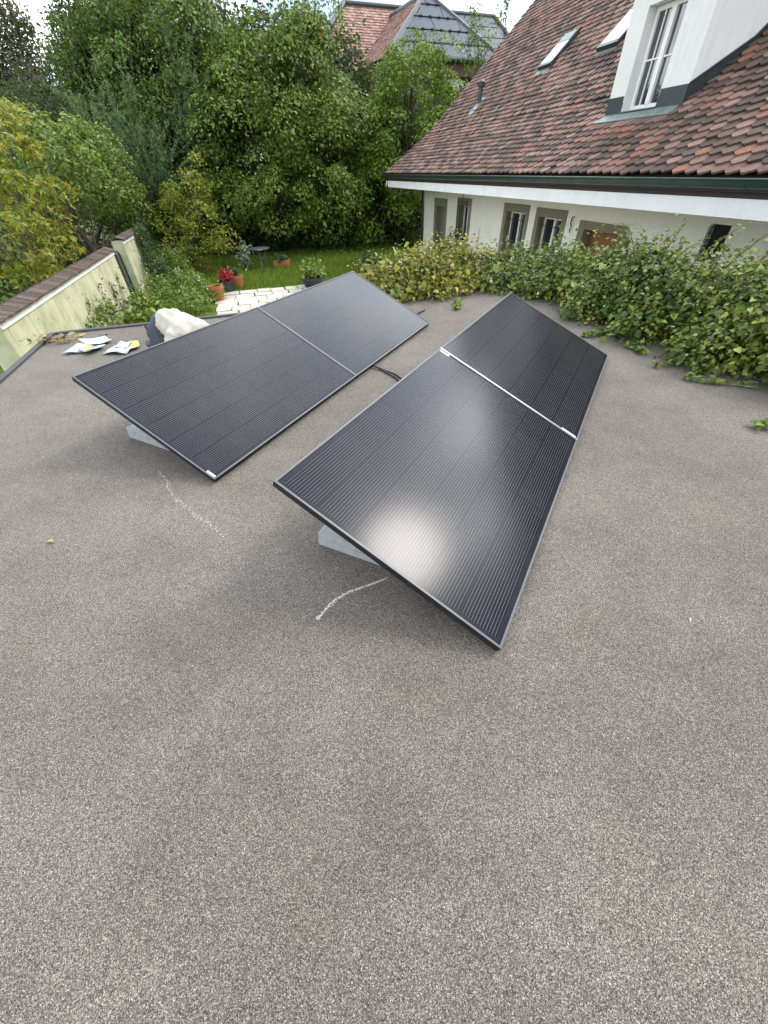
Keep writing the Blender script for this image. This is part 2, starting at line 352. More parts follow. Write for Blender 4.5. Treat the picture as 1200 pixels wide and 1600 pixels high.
def m_wallrender():
    t = NT('mossy_wall_render'); o = t.obj(); sp = t.n('ShaderNodeSeparateXYZ', {0: o})
    base = t.ramp(t.noise(2.2, 6, .6, o), [(.3, (.36, .36, .21)), (.5, (.49, .485, .315)), (.72, (.60, .58, .43))])
    st = t.n('ShaderNodeMapping', {'Vector': o, 'Scale': (3.5, 3.5, .35)}).outputs[0]
    streak = t.ramp(t.noise(2.2, 5, .65, st), [(.52, 0), (.74, .65)])
    col = t.mix(streak, base, (.14, .14, .09))
    crack = t.n('ShaderNodeTexVoronoi', {'Vector': t.n('ShaderNodeVectorMath', {0: o, 1: t.n('ShaderNodeTexNoise', {'Vector': o, 'Scale': 3.0}).outputs['Color']}, operation='ADD').outputs[0], 'Scale': .55}, feature='DISTANCE_TO_EDGE')
    col = t.mix(t.ramp(crack.outputs['Distance'], [(0, .45), (.007, 0)]), col, (.06, .055, .04))
    t.bump(t.noise(30, 5, .6, o), .4, .012)
    return t.fin(col, .92, 0, .2)
M['wallrender'] = m_wallrender()
def m_lawn():
    t = NT('lawn_soil'); o = t.obj()
    c = t.ramp(t.noise(9, 6, .65, o), [(.3, (.05, .09, .014)), (.6, (.09, .15, .022)), (.8, (.14, .18, .05))])
    return t.fin(c, .95, 0, .1)
M['lawn'] = m_lawn()
def m_paving():
    t = NT('pale_paving'); o = t.obj()
    isl = t.n('ShaderNodeNewGeometry').outputs['Random Per Island']
    c = t.ramp(isl, [(0, (.42, .39, .33)), (1, (.58, .55, .48))])
    c = t.mix(t.ramp(t.noise(7, 6, .7, o), [(.5, 0), (.75, .6)]), c, (.26, .24, .18))
    t.bump(t.noise(40, 4), .4, .01); return t.fin(c, .9, 0, .25)
M['paving'] = m_paving()
GREENS = dict(
    hazel=[(0.051, 0.093, 0.011), (0.089, 0.144, 0.015), (0.140, 0.206, 0.023), (0.215, 0.289, 0.043)],
    hornbeam=[(0.066, 0.119, 0.010), (0.105, 0.175, 0.014), (0.152, 0.237, 0.020), (0.209, 0.299, 0.031)],
    mixed=[(0.034, 0.073, 0.013), (0.063, 0.119, 0.018), (0.108, 0.177, 0.023), (0.176, 0.248, 0.033)],
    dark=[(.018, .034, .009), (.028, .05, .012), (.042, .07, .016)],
    larch=[(0.121, 0.209, 0.083), (0.176, 0.286, 0.110), (0.242, 0.363, 0.154)],
    bronze=[(.06, .06, .035), (.085, .085, .05), (.12, .115, .07)],
    weeping=[(.07, .11, .025), (.11, .15, .04), (.16, .19, .06)],
    rhodo=[(0.064, 0.107, 0.014), (0.108, 0.177, 0.021), (0.176, 0.257, 0.036), (0.274, 0.353, 0.073)],
    maple=[(.05, .09, .012), (.09, .145, .014), (.16, .215, .018), (.26, .30, .022), (.38, .37, .03), (.42, .33, .03), (.22, .15, .02)],
    golden=[(.10, .155, .016), (.17, .215, .018), (.26, .27, .022), (.29, .235, .026), (.14, .20, .02)],
    bed=[(0.083, 0.143, 0.022), (0.143, 0.220, 0.031), (0.231, 0.308, 0.050)],
    creeper=[(0.040, 0.078, 0.014), (0.071, 0.121, 0.018), (0.121, 0.178, 0.025), (0.196, 0.253, 0.040), (0.310, 0.333, 0.069)],
    creeper_yellow=[(.11, .15, .03), (.20, .22, .035), (.32, .29, .04), (.42, .33, .05), (.16, .20, .04)],
    grass=[(0.099, 0.168, 0.019), (0.158, 0.242, 0.024), (0.251, 0.316, 0.046)],
    ivy=[(.03, .06, .02), (.05, .095, .03), (.08, .13, .045)],
    white_leaf=[(.30, .34, .26), (.10, .16, .06), (.42, .44, .36)],
    red=[(.30, .012, .012), (.45, .02, .018), (.22, .015, .015)],
    whitefl=[(.75, .74, .68), (.68, .64, .55)],
    thicket=[(.009, .018, .006), (.015, .028, .008), (.024, .042, .011)],  # overhang shade put into the leaf colour of thickets and undergrowth
    dry=[(.30, .22, .07), (.20, .12, .05), (.38, .30, .10), (.12, .12, .04)],
)
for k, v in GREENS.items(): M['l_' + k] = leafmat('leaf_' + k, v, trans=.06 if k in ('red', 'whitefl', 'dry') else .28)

# ------------------------------------------------------------------ leaves
KITE = (np.array([[0, 0, 0], [.5, .42, .04], [0, 1, -.05], [-.5, .42, .04]], float), [(0, 1, 2, 3)])
HEART = (np.array([[0, .06, -.05], [.30, -.03, .05], [.50, .25, .09], [.34, .64, .05], [0, 1, -.14], [-.34, .64, .05], [-.50, .25, .09], [-.30, -.03, .05], [0, .45, -.02]], float), [(0, 1, 2, 8), (8, 2, 3, 4), (0, 8, 6, 7), (8, 4, 5, 6)])
def star():
    v = []; f = []
    for a, l in ((0, 1), (50, .85), (-50, .85), (100, .55), (-100, .55)):
        k = len(v); c, s = math.cos(R(a)), math.sin(R(a))
        for x, y in ((0, 0), (.13, .45), (0, 1), (-.13, .45)):
            x *= l; y *= l; v.append((x * c + y * s, -x * s + y * c, -.15 * y * l)); 
        f.append((k, k + 1, k + 2, k + 3))
    return (np.array(v), f)
STAR = star()
def unit(a): return a / (np.linalg.norm(a, axis=1, keepdims=True) + 1e-9)
def leaf_arrays(rng, P, Nn, size, shape=KITE, width=.6, jitter=.7, along=None, sv=.24):
    n = len(P); nr = unit(Nn + rng.normal(0, jitter, (n, 3)))
    a = rng.normal(0, 1, (n, 3)) if along is None else along + rng.normal(0, .5, (n, 3))
    a = unit(a - nr * np.sum(a * nr, 1, keepdims=True)); b = np.cross(nr, a)
    sz = size * np.exp(rng.normal(0, sv, n))[:, None, None]
    sv_, sf = shape; k = len(sv_)
    V = P[:, None, :] + sz * (b[:, None, :] * (sv_[None, :, 0:1] * width) + a[:, None, :] * sv_[None, :, 1:2] + nr[:, None, :] * sv_[None, :, 2:3])
    Fa = (np.arange(n)[:, None, None] * k + np.array(sf)[None]).reshape(-1, 4)
    return V.reshape(-1, 3), Fa
def join(arrs):
    V = []; Fs = []; k = 0
    for v, f in arrs: V.append(v); Fs.append(f + k); k += len(v)
    return np.concatenate(V), np.concatenate(Fs)
def crown_pts(rng, blobs, dens, per, cr, inner=.5, zmin=None, squash=.7):
    PP = []; NN = []
    C = np.array([b[0] for b in blobs], float); RR = np.array([b[1] for b in blobs], float)
    for i in range(len(blobs)):
        r = RR[i]; area = 4 * math.pi * ((r[0] * r[1] + r[1] * r[2] + r[0] * r[2]) / 3)
        k = max(4, int(dens * area)); d = unit(rng.normal(0, 1, (k, 3)))
        rad = inner + (1.06 - inner) * rng.random(k) ** .55
        lump = 1 + .13 * np.sin(d[:, 0] * 5 + i) * np.cos(d[:, 2] * 6 + 2 * i)
        c = C[i] + d * r * (rad * lump)[:, None]
        keep = np.ones(k, bool)
        for j in range(len(blobs)):
            if j != i: keep &= ~(np.sum(((c - C[j]) / RR[j]) ** 2, 1) < .36)
        if zmin is not None: keep &= c[:, 2] > zmin
        c = c[keep]; d = d[keep]
        m = rng.poisson(per, len(c)) + 1
        idx = np.repeat(np.arange(len(c)), m)
        crs = (cr * np.exp(rng.normal(0, .3, len(c))))[idx, None]
        off = rng.normal(0, 1, (len(idx), 3)) * crs * np.array([1, 1, squash])
        PP.append(c[idx] + off); NN.append(d[idx] * .55 + np.array([0, 0, .65]))
    P = np.concatenate(PP); Nn = np.concatenate(NN)
    if zmin is not None: k = P[:, 2] > zmin; P = P[k]; Nn = Nn[k]
    return P, Nn
def bough_pts(rng, blobs, dens, per, br, zmin=None, flat=.62):
    """rounded boughs spread over the crown, leaves lying on the upper shell of each bough"""
    PP = []; NN = []
    C = np.array([b[0] for b in blobs], float); RR = np.array([b[1] for b in blobs], float)
    for i in range(len(blobs)):
        r = RR[i]; area = 4 * math.pi * ((r[0] * r[1] + r[1] * r[2] + r[0] * r[2]) / 3)
        k = max(5, int(dens * area)); d = unit(rng.normal(0, 1, (k, 3)))
        c = C[i] + d * r * (.62 + .36 * rng.random(k) ** .5)[:, None]
        keep = np.ones(k, bool)
        for j in range(len(blobs)):
            if j != i: keep &= ~(np.sum(((c - C[j]) / RR[j]) ** 2, 1) < .3)
        c = c[keep]; d = d[keep]; m = rng.poisson(per, len(c)) + 4; idx = np.repeat(np.arange(len(c)), m)
        R_ = (br * np.exp(rng.normal(0, .32, len(c))))[idx, None]
        e = rng.normal(0, 1, (len(idx), 3)) + np.array([0, 0, .75]) + d[idx] * .8; e = unit(e)
        q = rng.random(len(idx))[:, None] ** .33
        stretch = 1 + .35 * rng.random((len(c), 1))[idx]
        P = c[idx] + e * R_ * (.45 + .6 * q) * np.array([1, 1, flat]) * stretch
        P[:, 2] -= .12 * np.sum((P[:, :2] - c[idx][:, :2]) ** 2, 1) / R_[:, 0]
        PP.append(P + rng.normal(0, .04, P.shape)); NN.append(e * .8 + np.array([0, 0, .45]))
    P = np.concatenate(PP); Nn = np.concatenate(NN)
    if zmin is not None: k = P[:, 2] > zmin; P = P[k]; Nn = Nn[k]
    return P, Nn
def pxblobs(lst):
    out = []
    for b in lst:
        x, y, Y, rx, rz = b[:5]; c = at_y(x, y, Y); m = depth(c) / F_PX * .84
        out.append((tuple(c), (rx * m, (b[5] if len(b) > 5 else (rx + rz) / 2) * m, rz * m * 1.15)))
    return out
def limb(mb, rng, a, b, r0, r1, sag=.08, k=7, n=5):
    a = Vector(a); b = Vector(b); Lg = (b - a).length; pts = []; rs = []
    for i in range(n + 1):
        t = i / n; p = a.lerp(b, t) + Vector(rng.normal(0, sag * Lg * .25, 3)) * (1 if 0 < i < n else 0) + Vector((0, 0, math.sin(t * math.pi) * sag * Lg))
        pts.append(p); rs.append(r0 + (r1 - r0) * t)
    mb.tube(pts, rs, k)
def tree(name, label, cat, base, blobs, m, seed, dens=3.2, per=26, cr=.26, size=.13, shape=KITE, width=.6, trunk=.16, group=None, zmin=G + .05, inner=.5, jitter=.7, bark='bark', squash=.7, crownname='crown', along=None, bough=None):
    rng = np.random.default_rng(seed); root = thing(name, label, cat, base, group)
    if bough: P, Nn = bough_pts(rng, blobs, bough[0], bough[1], bough[2], zmin)
    else: P, Nn = crown_pts(rng, blobs, dens, per, cr, inner, zmin, squash)
    V, Fa = leaf_arrays(rng, P, Nn, size, shape, width, jitter, along)
    np_mesh(crownname, V, Fa, m, root)
    mb = MB(); b = Vector(base)
    top = Vector(max(blobs, key=lambda q: q[0][2])[0])
    limb(mb, rng, b, top, trunk, trunk * .3, .03, 9, 8)
    for c, r in blobs:
        c = Vector(c)
        for q in range(3):
            e = c + Vector(rng.normal(0, .45, 3)) * min(r)
            if e.z < G + .2: e.z = G + .4
            st = b.lerp(top, float(np.clip(rng.uniform(.15, .6) * (c.z - b.z) / max(.1, top.z - b.z), .03, .9)))
            limb(mb, rng, st, e, trunk * .35, trunk * .06)
    mb.build('trunk', M[bark], root, smooth=True)
    return root

# ================================================================== SETTING
rg = np.random.default_rng(1)
put(MB().add([(-700, -700, G), (700, -700, G), (700, 900, G), (-700, 900, G)], [(0, 1, 2, 3)]).build('lawn', M['lawn']), 'structure')
# paved terrace
mb = MB(); s = 6.3; row = 0
while s < 16.0:
    ds = .52; nn = -1.5 + rg.uniform(0, .3)
    while nn < 7.2:
        dn = rg.uniform(.45, .66)
        j = [rg.uniform(-.028, .028) for _ in range(8)]
        z = G + .03 + rg.uniform(-.008, .008)
        a = [H(s + .02 + j[0], nn + .02 + j[1], G - .02), H(s + .02 + j[2], nn + dn - .02 + j[3], G - .02), H(s + ds - .02 + j[4], nn + dn - .02 + j[5], G - .02), H(s + ds - .02 + j[6], nn + .02 + j[7], G - .02)]
        mb.hexa(a + [Vector((p.x, p.y, z)) for p in a]); nn += dn
    s += ds; row += 1
put(mb.build('paved_terrace', M['paving']), 'structure')

mb = MB(); mb.hbox(-8, 6.25, 4.0, 7.3, G - .05, G + .02); put(mb.build('courtyard_paving', plain('courtyard_concrete', (.46, .44, .39), .9, 0, .15, 3, .3)), 'structure')
# ------------------------------------------------------------------ garage with the flat roof
RS0, RS1, RN0, RN1 = -9.0, 6.0, -2.6, 3.95
garage = thing('garage', 'flat-roofed garage whose grey-brown gravelled roof carries the solar panels', 'building', H(0, 0, G))
mb = MB(); mb.hbox(RS0, RS1, RN0, RN1, -.14, 0); mb.build('roof_deck', M['felt'], garage)
mb = MB(); mb.hbox(RS0 + .08, RS1 - .08, RN0 + .08, RN1 - .08, G, -.14); mb.build('wall', M['garage_wall'], garage)
mb = MB()
mb.hbox(RS0, RS1 + .03, RN0 - .04, RN0 + .025, -.16, .022)
mb.hbox(RS1 - .025, RS1 + .04, RN0 + .025, RN1, -.16, .024)
mb.hbox(RS0, RS1 - .025, RN1 - .025, RN1 + .04, -.16, .022)
mb.build('roof_edge', M['flashing'], garage, bevel=.008)

# ------------------------------------------------------------------ house
house = thing('house', 'cream house with old steep clay-tiled roof and white dormer', 'house', H(10, 10, G))
FN, EN, S_END, S_W, S0H = 7.32, 6.12, 20.44, 19.1, -6.0
prof = [(6.02, 1.225), (8.3, 2.66), (15.8, 2.66 + 7.5 * math.tan(R(41)))]
PROF = [(6.02, 1.225), (7.1, 1.87), (7.75, 2.275), (8.35, 2.71), (9.1, 3.345), (15.8, prof[2][1])]
# openings in the front wall: (s0, s1, z0, z1)
OPEN = [(16.75, 17.95, G + .1, .30), (14.75, 15.8, -1.0, .50), (11.3, 12.6, -.75, .52), (9.7, 10.95, -.75, .50), (7.78, 9.1, -.9, .32), (5.62, 6.0, .1, .62)]
mb = MB(); segs = sorted(OPEN); cur = S0H
for (a, b, z0, z1) in segs:
    mb.hbox(cur, a, FN, FN + .35, G, 1.2); mb.hbox(a, b, FN, FN + .35, z1, 1.2)
    if z0 > G + .12: mb.hbox(a, b, FN, FN + .35, G, z0)
    cur = b
mb.hbox(cur, S_W, FN, FN + .35, G, 1.2)
mb.hbox(S_W - .35, S_W, FN + .35, 23.9, G, 1.2)
g1 = 15.8; zt = prof[2][1]
mb.prism([H(S_W - .35, FN + .05, 1.2), H(S_W - .35, 24.0, 1.2), H(S_W - .35, g1, zt - .35)], D * .35)
mb.build('wall', M['cream_render'], house)
mb = MB(); mb.hbox(S0H, S_W - .4, FN + .9, FN + 1.0, G, 1.1); mb.build('inner_wall', M['dark_in'], house)
# soffit, fascia, gutter
mb = MB(); mb.hbox(S0H, S_END - .3, EN - .02, FN, .985, 1.01); mb.build('soffit', M['darkwood'], house)
mb = MB(); mb.hbox(S0H, S_END - .28, EN - .06, EN - .022, .835, 1.03); mb.hbox(S_END - .22, S_END - .02, EN - .06, EN - .022, .88, 1.03); mb.build('fascia_board', M['fascia_paint'], house)
mb = MB(); mb.hbox(S0H, S_END - .02, EN - .035, EN + .01, 1.034, 1.15); mb.hbox(S_END - .27, S_END - .23, EN - .075, EN - .01, .80, 1.2); mb.build('rafter_board', M['darkwood'], house)
mb = MB(); k = 10; cs = []
for i in range(k + 1):
    th = math.pi * (1 + i / k); cs.append((EN - .12 + .075 * math.cos(th), 1.215 + .095 * math.sin(th)))
pts = []
for sx in (S0H, S_END + .02): pts += [H(sx, n_, z_) for n_, z_ in cs]
fs = [(i, i + 1, k + 2 + i, k + 1 + i) for i in range(k)]
mb.add(pts, fs); pts = []
for sx in (S0H, S_END + .02): pts += [H(sx, EN - .12 + (n_ - EN + .12) * .93, 1.215 + (z_ - 1.215) * .95) for n_, z_ in cs]
mb.add(pts, [f[::-1] for f in fs])
mb.tube([H(S0H, EN - .2, 1.218), H(S_END + .02, EN - .2, 1.218)], .014, 8)
mb.prism([H(S_END + .02, n_, z_) for n_, z_ in cs], D * .008)
s = S0H + .4
while s < S_END:
    for i in range(k):
        a, b = cs[i], cs[i + 1]
        f_ = 1.05
        q = [H(s, EN - .12 + (a[0] - EN + .12) * f_, 1.215 + (a[1] - 1.215) * f_), H(s + .03, EN - .12 + (a[0] - EN + .12) * f_, 1.215 + (a[1] - 1.215) * f_), H(s + .03, EN - .12 + (b[0] - EN + .12) * f_, 1.215 + (b[1] - 1.215) * f_), H(s, EN - .12 + (b[0] - EN + .12) * f_, 1.215 + (b[1] - 1.215) * f_)]
        mb.add(q, [(0, 1, 2, 3)])
    s += .93
gut = mb.build('gutter', M['gutter'], house, smooth=True)
mb = MB(); mb.tube([H(S_W + .05, FN - .06, .98), H(S_W + .05, FN - .06, G)], .05, 12)
mb.build('downpipe', M['darkwood'], house, smooth=True)
# roof boarding below the tiles
mb = MB()
for (a, za), (b, zb) in zip(PROF, PROF[1:]):
    mb.prism([H(S0H, a, za - .05), H(S0H, b, zb - .05), H(S0H, b, zb - .13), H(S0H, a, za - .13)], D * (S_END - .03 - S0H))
mb.prism([H(S0H, prof[2][0], zt - .03), H(S0H, 25.4, 1.2), H(S0H, 25.4, 1.1), H(S0H, prof[2][0], zt - .13)], D * (S_END - S0H))
mb.build('roof_boarding', M['darkwood'], house)
# tiles
def roof_point(t):
    d = 0
    for (a, za), (b, zb) in zip(PROF, PROF[1:]):
        l = math.hypot(b - a, zb - za)
        if t <= d + l + 1e-6 or (b, zb) == PROF[-1]:
            q = (t - d) / l; e = ((b - a) / l, (zb - za) / l); return a + (b - a) * q, za + (zb - za) * q, e
        d += l
DORM = (7.45, 9.27, 7.35)      # s0, s1, front plane n
SKY = [(14.24, 14.86, 9.12, 9.84), (11.6, 12.3, 9.08, 9.98)]
def m_tile_rows():
    rng = np.random.default_rng(7); V = []; F3 = []; TW, EX, TL = .205, .168, .36
    Ltot = sum(math.hypot(b[0] - a[0], b[1] - a[1]) for a, b in zip(PROF, PROF[1:]))
    nrow = int(Ltot / EX); T = .025
    for r in range(nrow + 1):
        t = r * EX - .02
        n0, z0, e = roof_point(max(0, t)); n0 += e[0] * min(0, t); z0 += e[1] * min(0, t)
        nrm = (-e[1], e[0]); s = S0H + (TW / 2 if r % 2 else 0)
        while s < S_END:
            sc = s + TW / 2 + rng.normal(0, .003); nc = n0
            if DORM[0] - .02 < sc < DORM[1] + .02 and nc > DORM[2] - .30: s += TW; continue
            if any(a - .03 < sc < b + .03 and c - .1 < nc < d_ - .02 for a, b, c, d_ in SKY): s += TW; continue
            w = TW / 2 - .003; dt = rng.normal(0, .006); lift = .052 + rng.normal(0, .004); rot = rng.normal(0, .012)
            o2 = [(-w, TL), (w, TL), (w, .07), (w * .2, .006), (0, 0), (-w * .2, .006), (-w, .07)]
            top = []; bot = []
            for (a, b) in o2:
                a2 = a - rot * b; b2 = b + rot * a + dt; h = lift * (1 - b / TL) + .004
                for hh, lst in ((h + T, top), (h, bot)):
                    p = D * (sc + a2) + N * (n0 + e[0] * b2 + nrm[0] * hh); lst.append((p.x, p.y, z0 + e[1] * b2 + nrm[1] * hh))
            k = len(V); V += top + bot
            F3.append(tuple(range(k, k + 7)))
            for i in range(1, 6): F3.append((k + i + 7, k + i + 8, k + i + 1, k + i))
            F3.append((k + 7, k + 8 - 0, k + 1, k)); F3.append((k + 13, k + 7, k, k + 6))
            s += TW
    m_ = MB(); m_.v = V; m_.f = F3; return m_
m_tile_rows().build('roof', M['tiles'], house)
mb = MB()   # verge tiles finishing the gable edge
for (a, za), (b, zb) in zip(PROF, PROF[1:]):
    mb.prism([H(S_END - .01, a, za + .055), H(S_END - .01, b, zb + .055), H(S_END - .01, b, zb - .16), H(S_END - .01, a, za - .16)], D * .035)
mb.build('verge_board', M['darkwood'], house)
mb = MB(); rng = np.random.default_rng(3); s = S0H
while s < S_END: mb.tube([H(s, prof[2][0], zt + .03), H(s + .42, prof[2][0], zt + .045)], [.12, .13], 10); s += .4
mb.build('ridge_tiles', M['tiles'], house)
# dormer
d0, d1, dn = DORM; ztop = 4.35
def roofz(n): return np.interp(n, [p[0] for p in PROF], [p[1] for p in PROF])
dorm = None
w0, w1, wz0, wz1 = 8.02, 8.86, 2.1, 3.36
mb = MB()
mb.hbox(w1, d1, dn, dn + .24, 1.95, ztop); mb.hbox(d0, w0, dn, dn + .24, 1.95, ztop); mb.hbox(w0, w1, dn, dn + .24, wz1, ztop); mb.hbox(w0, w1, dn + .02, dn + .24, 1.9, wz0 - .02)
for (a, b) in ((d0, d0 + .2), (d1 - .2, d1)):
    nb = 8.3 + (ztop + .4 - 2.66) / math.tan(R(41))
    mb.prism([H(a, dn + .24, 1.9), H(a, nb, ztop + .4), H(a, nb, ztop), H(a, dn + .24, ztop)], D * (b - a))
dorm = mb.build('dormer', M['white_render'], house)
# dormer roof
nb = 8.3 + (ztop + .5 - 2.66) / math.tan(R(41))
mb = MB(); mb.prism([H(d0 - .2, dn - .25, ztop), H(d0 - .2, dn - .25, ztop + .08), H(d0 - .2, nb, ztop + .62), H(d0 - .2, nb, ztop + .5)], D * (d1 - d0 + .4)); mb.build('dormer_roof', M['zinc'], dorm)
# lead flashings of the dormer
mb = MB()
mb.hbox(d0 - .012, w0 - .02, dn - .012, dn - .001, 1.93, 2.32); mb.hbox(w1 + .02, d1 + .012, dn - .012, dn - .001, 1.93, 2.32)
for sx, o_ in ((d0, -.012), (d1, .002)):
    a, b = dn - .012, 10.2
    mb.prism([H(sx + o_, a, roofz(a) - .05), H(sx + o_, 8.3, 2.60), H(sx + o_, b, roofz(b) - .05), H(sx + o_, b, roofz(b) + .14), H(sx + o_, 8.3, 2.66 + .15), H(sx + o_, a, 2.32)], D * .01)
mb.tube([H(d0 - .02, dn - .01, 2.325), H(d0 - .02, 8.3, 2.82), H(d0 - .02, 10.2, roofz(10.2) + .15)], .012, 6)
# reveal flashing strips
mb.hbox(w0 - .02, w0 - .004, dn - .012, dn + .2, 1.95, 2.24); mb.hbox(w1 + .004, w1 + .02, dn - .012, dn + .2, 1.95, 2.24)
mb.build('flashing', M['zinc'], dorm)
mb = MB()   # apron sheet in front of the dormer on the tiles
e1 = prof[0]; sl = (prof[1][1] - prof[0][1]) / (prof[1][0] - prof[0][0])
def rz(n): return float(roofz(n))
mb.prism([H(d0 + .02, dn - .17, rz(dn - .17) + .062), H(d1 + .12, dn - .17, rz(dn - .17) + .062), H(d1 + .06, dn, rz(dn) + .06), H(d0 + .05, dn, rz(dn) + .06)], (0, 0, .012))
mb.prism([H(w0, dn - .03, rz(dn) + .075), H(w1, dn - .03, rz(dn) + .075), H(w1, dn + .2, 2.10), H(w0, dn + .2, 2.10)], (0, 0, .012))
mb.build('apron', M['zinc_green'], dorm)
def window(parent, s0, s1, n, z0, z1, fw=.055, mull=True, bars=(), vb=(), m=None, fd=.06, name='window'):
    mb = MB(); mb.hbox(s0, s0 + fw, n, n + fd, z0, z1); mb.hbox(s1 - fw, s1, n, n + fd, z0, z1)
    mb.hbox(s0 + fw, s1 - fw, n, n + fd, z0, z0 + fw); mb.hbox(s0 + fw, s1 - fw, n, n + fd, z1 - fw, z1)
    sm = (s0 + s1) / 2
    if mull: mb.hbox(sm - fw * .8, sm + fw * .8, n - .015, n + fd, z0 + fw, z1 - fw)
    for zb in bars:
        if mull: mb.hbox(s0 + fw, sm - fw * .8, n + .01, n + .035, zb - .011, zb + .011); mb.hbox(sm + fw * .8, s1 - fw, n + .01, n + .035, zb - .011, zb + .011)
    for sb in vb: mb.hbox(sb - .008, sb + .008, n + .008, n + .033, z0 + fw, z1 - fw)
    w = mb.build(name, m or M['white_paint'], parent)
    g = MB(); g.hbox(s0 + fw * .5, s1 - fw * .5, n + .038, n + .044, z0 + fw * .5, z1 - fw * .5); g.build('pane', M['glass'], w)
    return w
w = window(dorm, w0 + .01, w1 - .01, dn + .17, 2.12, wz1 - .01, .06, True, (2.74,), (8.64,))
mb = MB(); mb.hbox(d0 + .25, d1 - .25, dn + .5, dn + .52, 1.9, ztop); mb.build('curtain', M['curtain'], dorm)
# skylights
for (a, b, c, d_) in SKY:
    l = math.hypot(prof[2][0] - prof[1][0], prof[2][1] - prof[1][1]); e = ((prof[2][0] - prof[1][0]) / l, (prof[2][1] - prof[1][1]) / l)
    def Q(s_, t_, h_, c=c, e=e): return H(s_, c + e[0] * t_ - e[1] * h_, float(roofz(c)) + e[1] * t_ + e[0] * h_)
    def qbox(mb, s0, s1, t0, t1, h0, h1):
        return mb.hexa([Q(s0, t0, h0), Q(s0, t1, h0), Q(s1, t1, h0), Q(s1, t0, h0), Q(s0, t0, h1), Q(s0, t1, h1), Q(s1, t1, h1), Q(s1, t0, h1)])
    tl = (d_ - c) / e[0]
    mb = MB(); qbox(mb, a, a + .055, 0, tl, -.03, .14); qbox(mb, b - .055, b, 0, tl, -.03, .14); qbox(mb, a + .055, b - .055, 0, .09, -.03, .145); qbox(mb, a + .055, b - .055, tl - .28, tl, -.03, .14)
    sk = mb.build('skylight', M['zinc'], house)
    mb = MB(); qbox(mb, a + .05, b - .05, .085, tl - .275, .125, .143); mb.build('pane', M['coated_glass'], sk)
    mb = MB(); qbox(mb, a + .03, b - .03, tl - .275, tl - .01, .142, .15); mb.build('hood', M['zinc_green'], sk)
    mb = MB(); qbox(mb, a - .02, b + .02, -.16, -.005, .055, .065); mb.build('apron', M['zinc_green'], sk)
# vent pipe
vp = H(17.5, 8.6, float(roofz(8.6)))
mb = MB(); mb.tube([vp - Vector((0, 0, .1)), vp + Vector((0, 0, .46))], .065, 12); mb.tube([vp + Vector((0, 0, .46)), vp + Vector((0, 0, .57))], [.12, .13], 12); mb.tube([vp + Vector((0, 0, .57)), vp + Vector((0, 0, .64))], [.13, .04], 12)
vt = mb.build('vent_pipe', M['zinc'], house, smooth=False)
mb = MB(); mb.prism([H(17.3, 8.25, float(roofz(8.25)) + .07), H(17.7, 8.25, float(roofz(8.25)) + .07), H(17.65, 8.75, float(roofz(8.75)) + .09), H(17.35, 8.75, float(roofz(8.75)) + .09)], (0, 0, .012)); mb.build('flashing', M['zinc_green'], vt)
# door, windows of the ground floor
def surround(s0, s1, z0, z1, t=.22, sill=True, top=.25):
    mb = MB(); n0 = FN - .02
    mb.hbox(s0 - t, s0, n0, FN + .2, z0, z1 + top); mb.hbox(s1, s1 + t, n0, FN + .2, z0, z1 + top); mb.hbox(s0, s1, n0, FN + .2, z1, z1 + top)
    if sill: mb.hbox(s0 - t - .04, s1 + t + .04, FN - .07, FN + .2, z0 - .12, z0)
    return mb
a, b, z0, z1 = OPEN[0]
dr = surround(a + .18, b - .18, G, z1 - .02, .2, False, .24).build('door_frame', M['sandstone'], house, bevel=.01)
mb = MB(); mb.hbox(a + .18, b - .18, FN + .2, FN + .25, G + .02, z1 - .02)
door = mb.build('door', M['doorwood'], house)
mb = MB()
for zz in (-1.45, -.6): mb.hbox(a + .3, b - .3, FN + .185, FN + .2, zz, zz + .62)
mb.build('panel', M['doorwood'], door, bevel=.01)
mb = MB(); mb.tube([H(a + .26, FN + .2, -.75), H(a + .26, FN + .15, -.75), H(a + .38, FN + .15, -.75)], .012, 8); mb.build('handle', M['iron'], door)
for i, (a, b, z0, z1) in enumerate(OPEN[1:4]):
    t = .17
    fr = surround(a + .15, b - .15, z0, z1 - .1, t, True, .18 if i else .2).build('window_frame', M['sandstone'], house, bevel=.01)
    w = window(house, a + .15, b - .15, FN + .17, z0, z1 - .1, .05, True, (), (), M['white_paint'] if i != 0 else M['white_paint'])
    mb = MB(); k = 5
    n_ = FN + .06 if i else FN - .09
    for j in range(k):
        sx = a + .2 + (b - a - .4) * j / (k - 1); mb.tube([H(sx, n_, z0 + .02), H(sx, n_, z1 - .12)], .009, 6)
    for zz in ((z0 + .15, z1 - .28) if i else (z0 + .1, -.2, z1 - .12)): mb.tube([H(a + .15, n_, zz), H(b - .15, n_, zz)], .008, 6)
    if i == 0:   # wrought basket grille with scrolls on top
        for j in range(4):
            sx = a + .25 + (b - a - .5) * j / 3; mb.tube([H(sx + .05 * math.cos(q), n_, z1 - .03 + .05 * math.sin(q)) for q in np.linspace(0, 5.2, 12)], .007, 6)
        for sx in (a + .15, b - .15): mb.tube([H(sx, FN + .05, z0 + .1), H(sx, n_, z0 + .1), H(sx, n_, z1 + .05), H(sx - .05, n_, z1 + .1)], .009, 6)
        mb.tube([H((a + b) / 2, n_, z1), H((a + b) / 2, n_, z1 + .3)], .01, 6)
    mb.build('grille', M['iron'], w)
a, b, z0, z1 = OPEN[4]
surround(a + .12, b - .12, z0, z1 - .03, .2, False, .15).build('door_frame', M['sandstone'], house, bevel=.01)
mb = MB(); mb.hbox(a + .12, b - .12, FN + .22, FN + .27, z0, z1 - .05); mb.build('shutter', M['redwood'], house)
a, b, z0, z1 = OPEN[5]
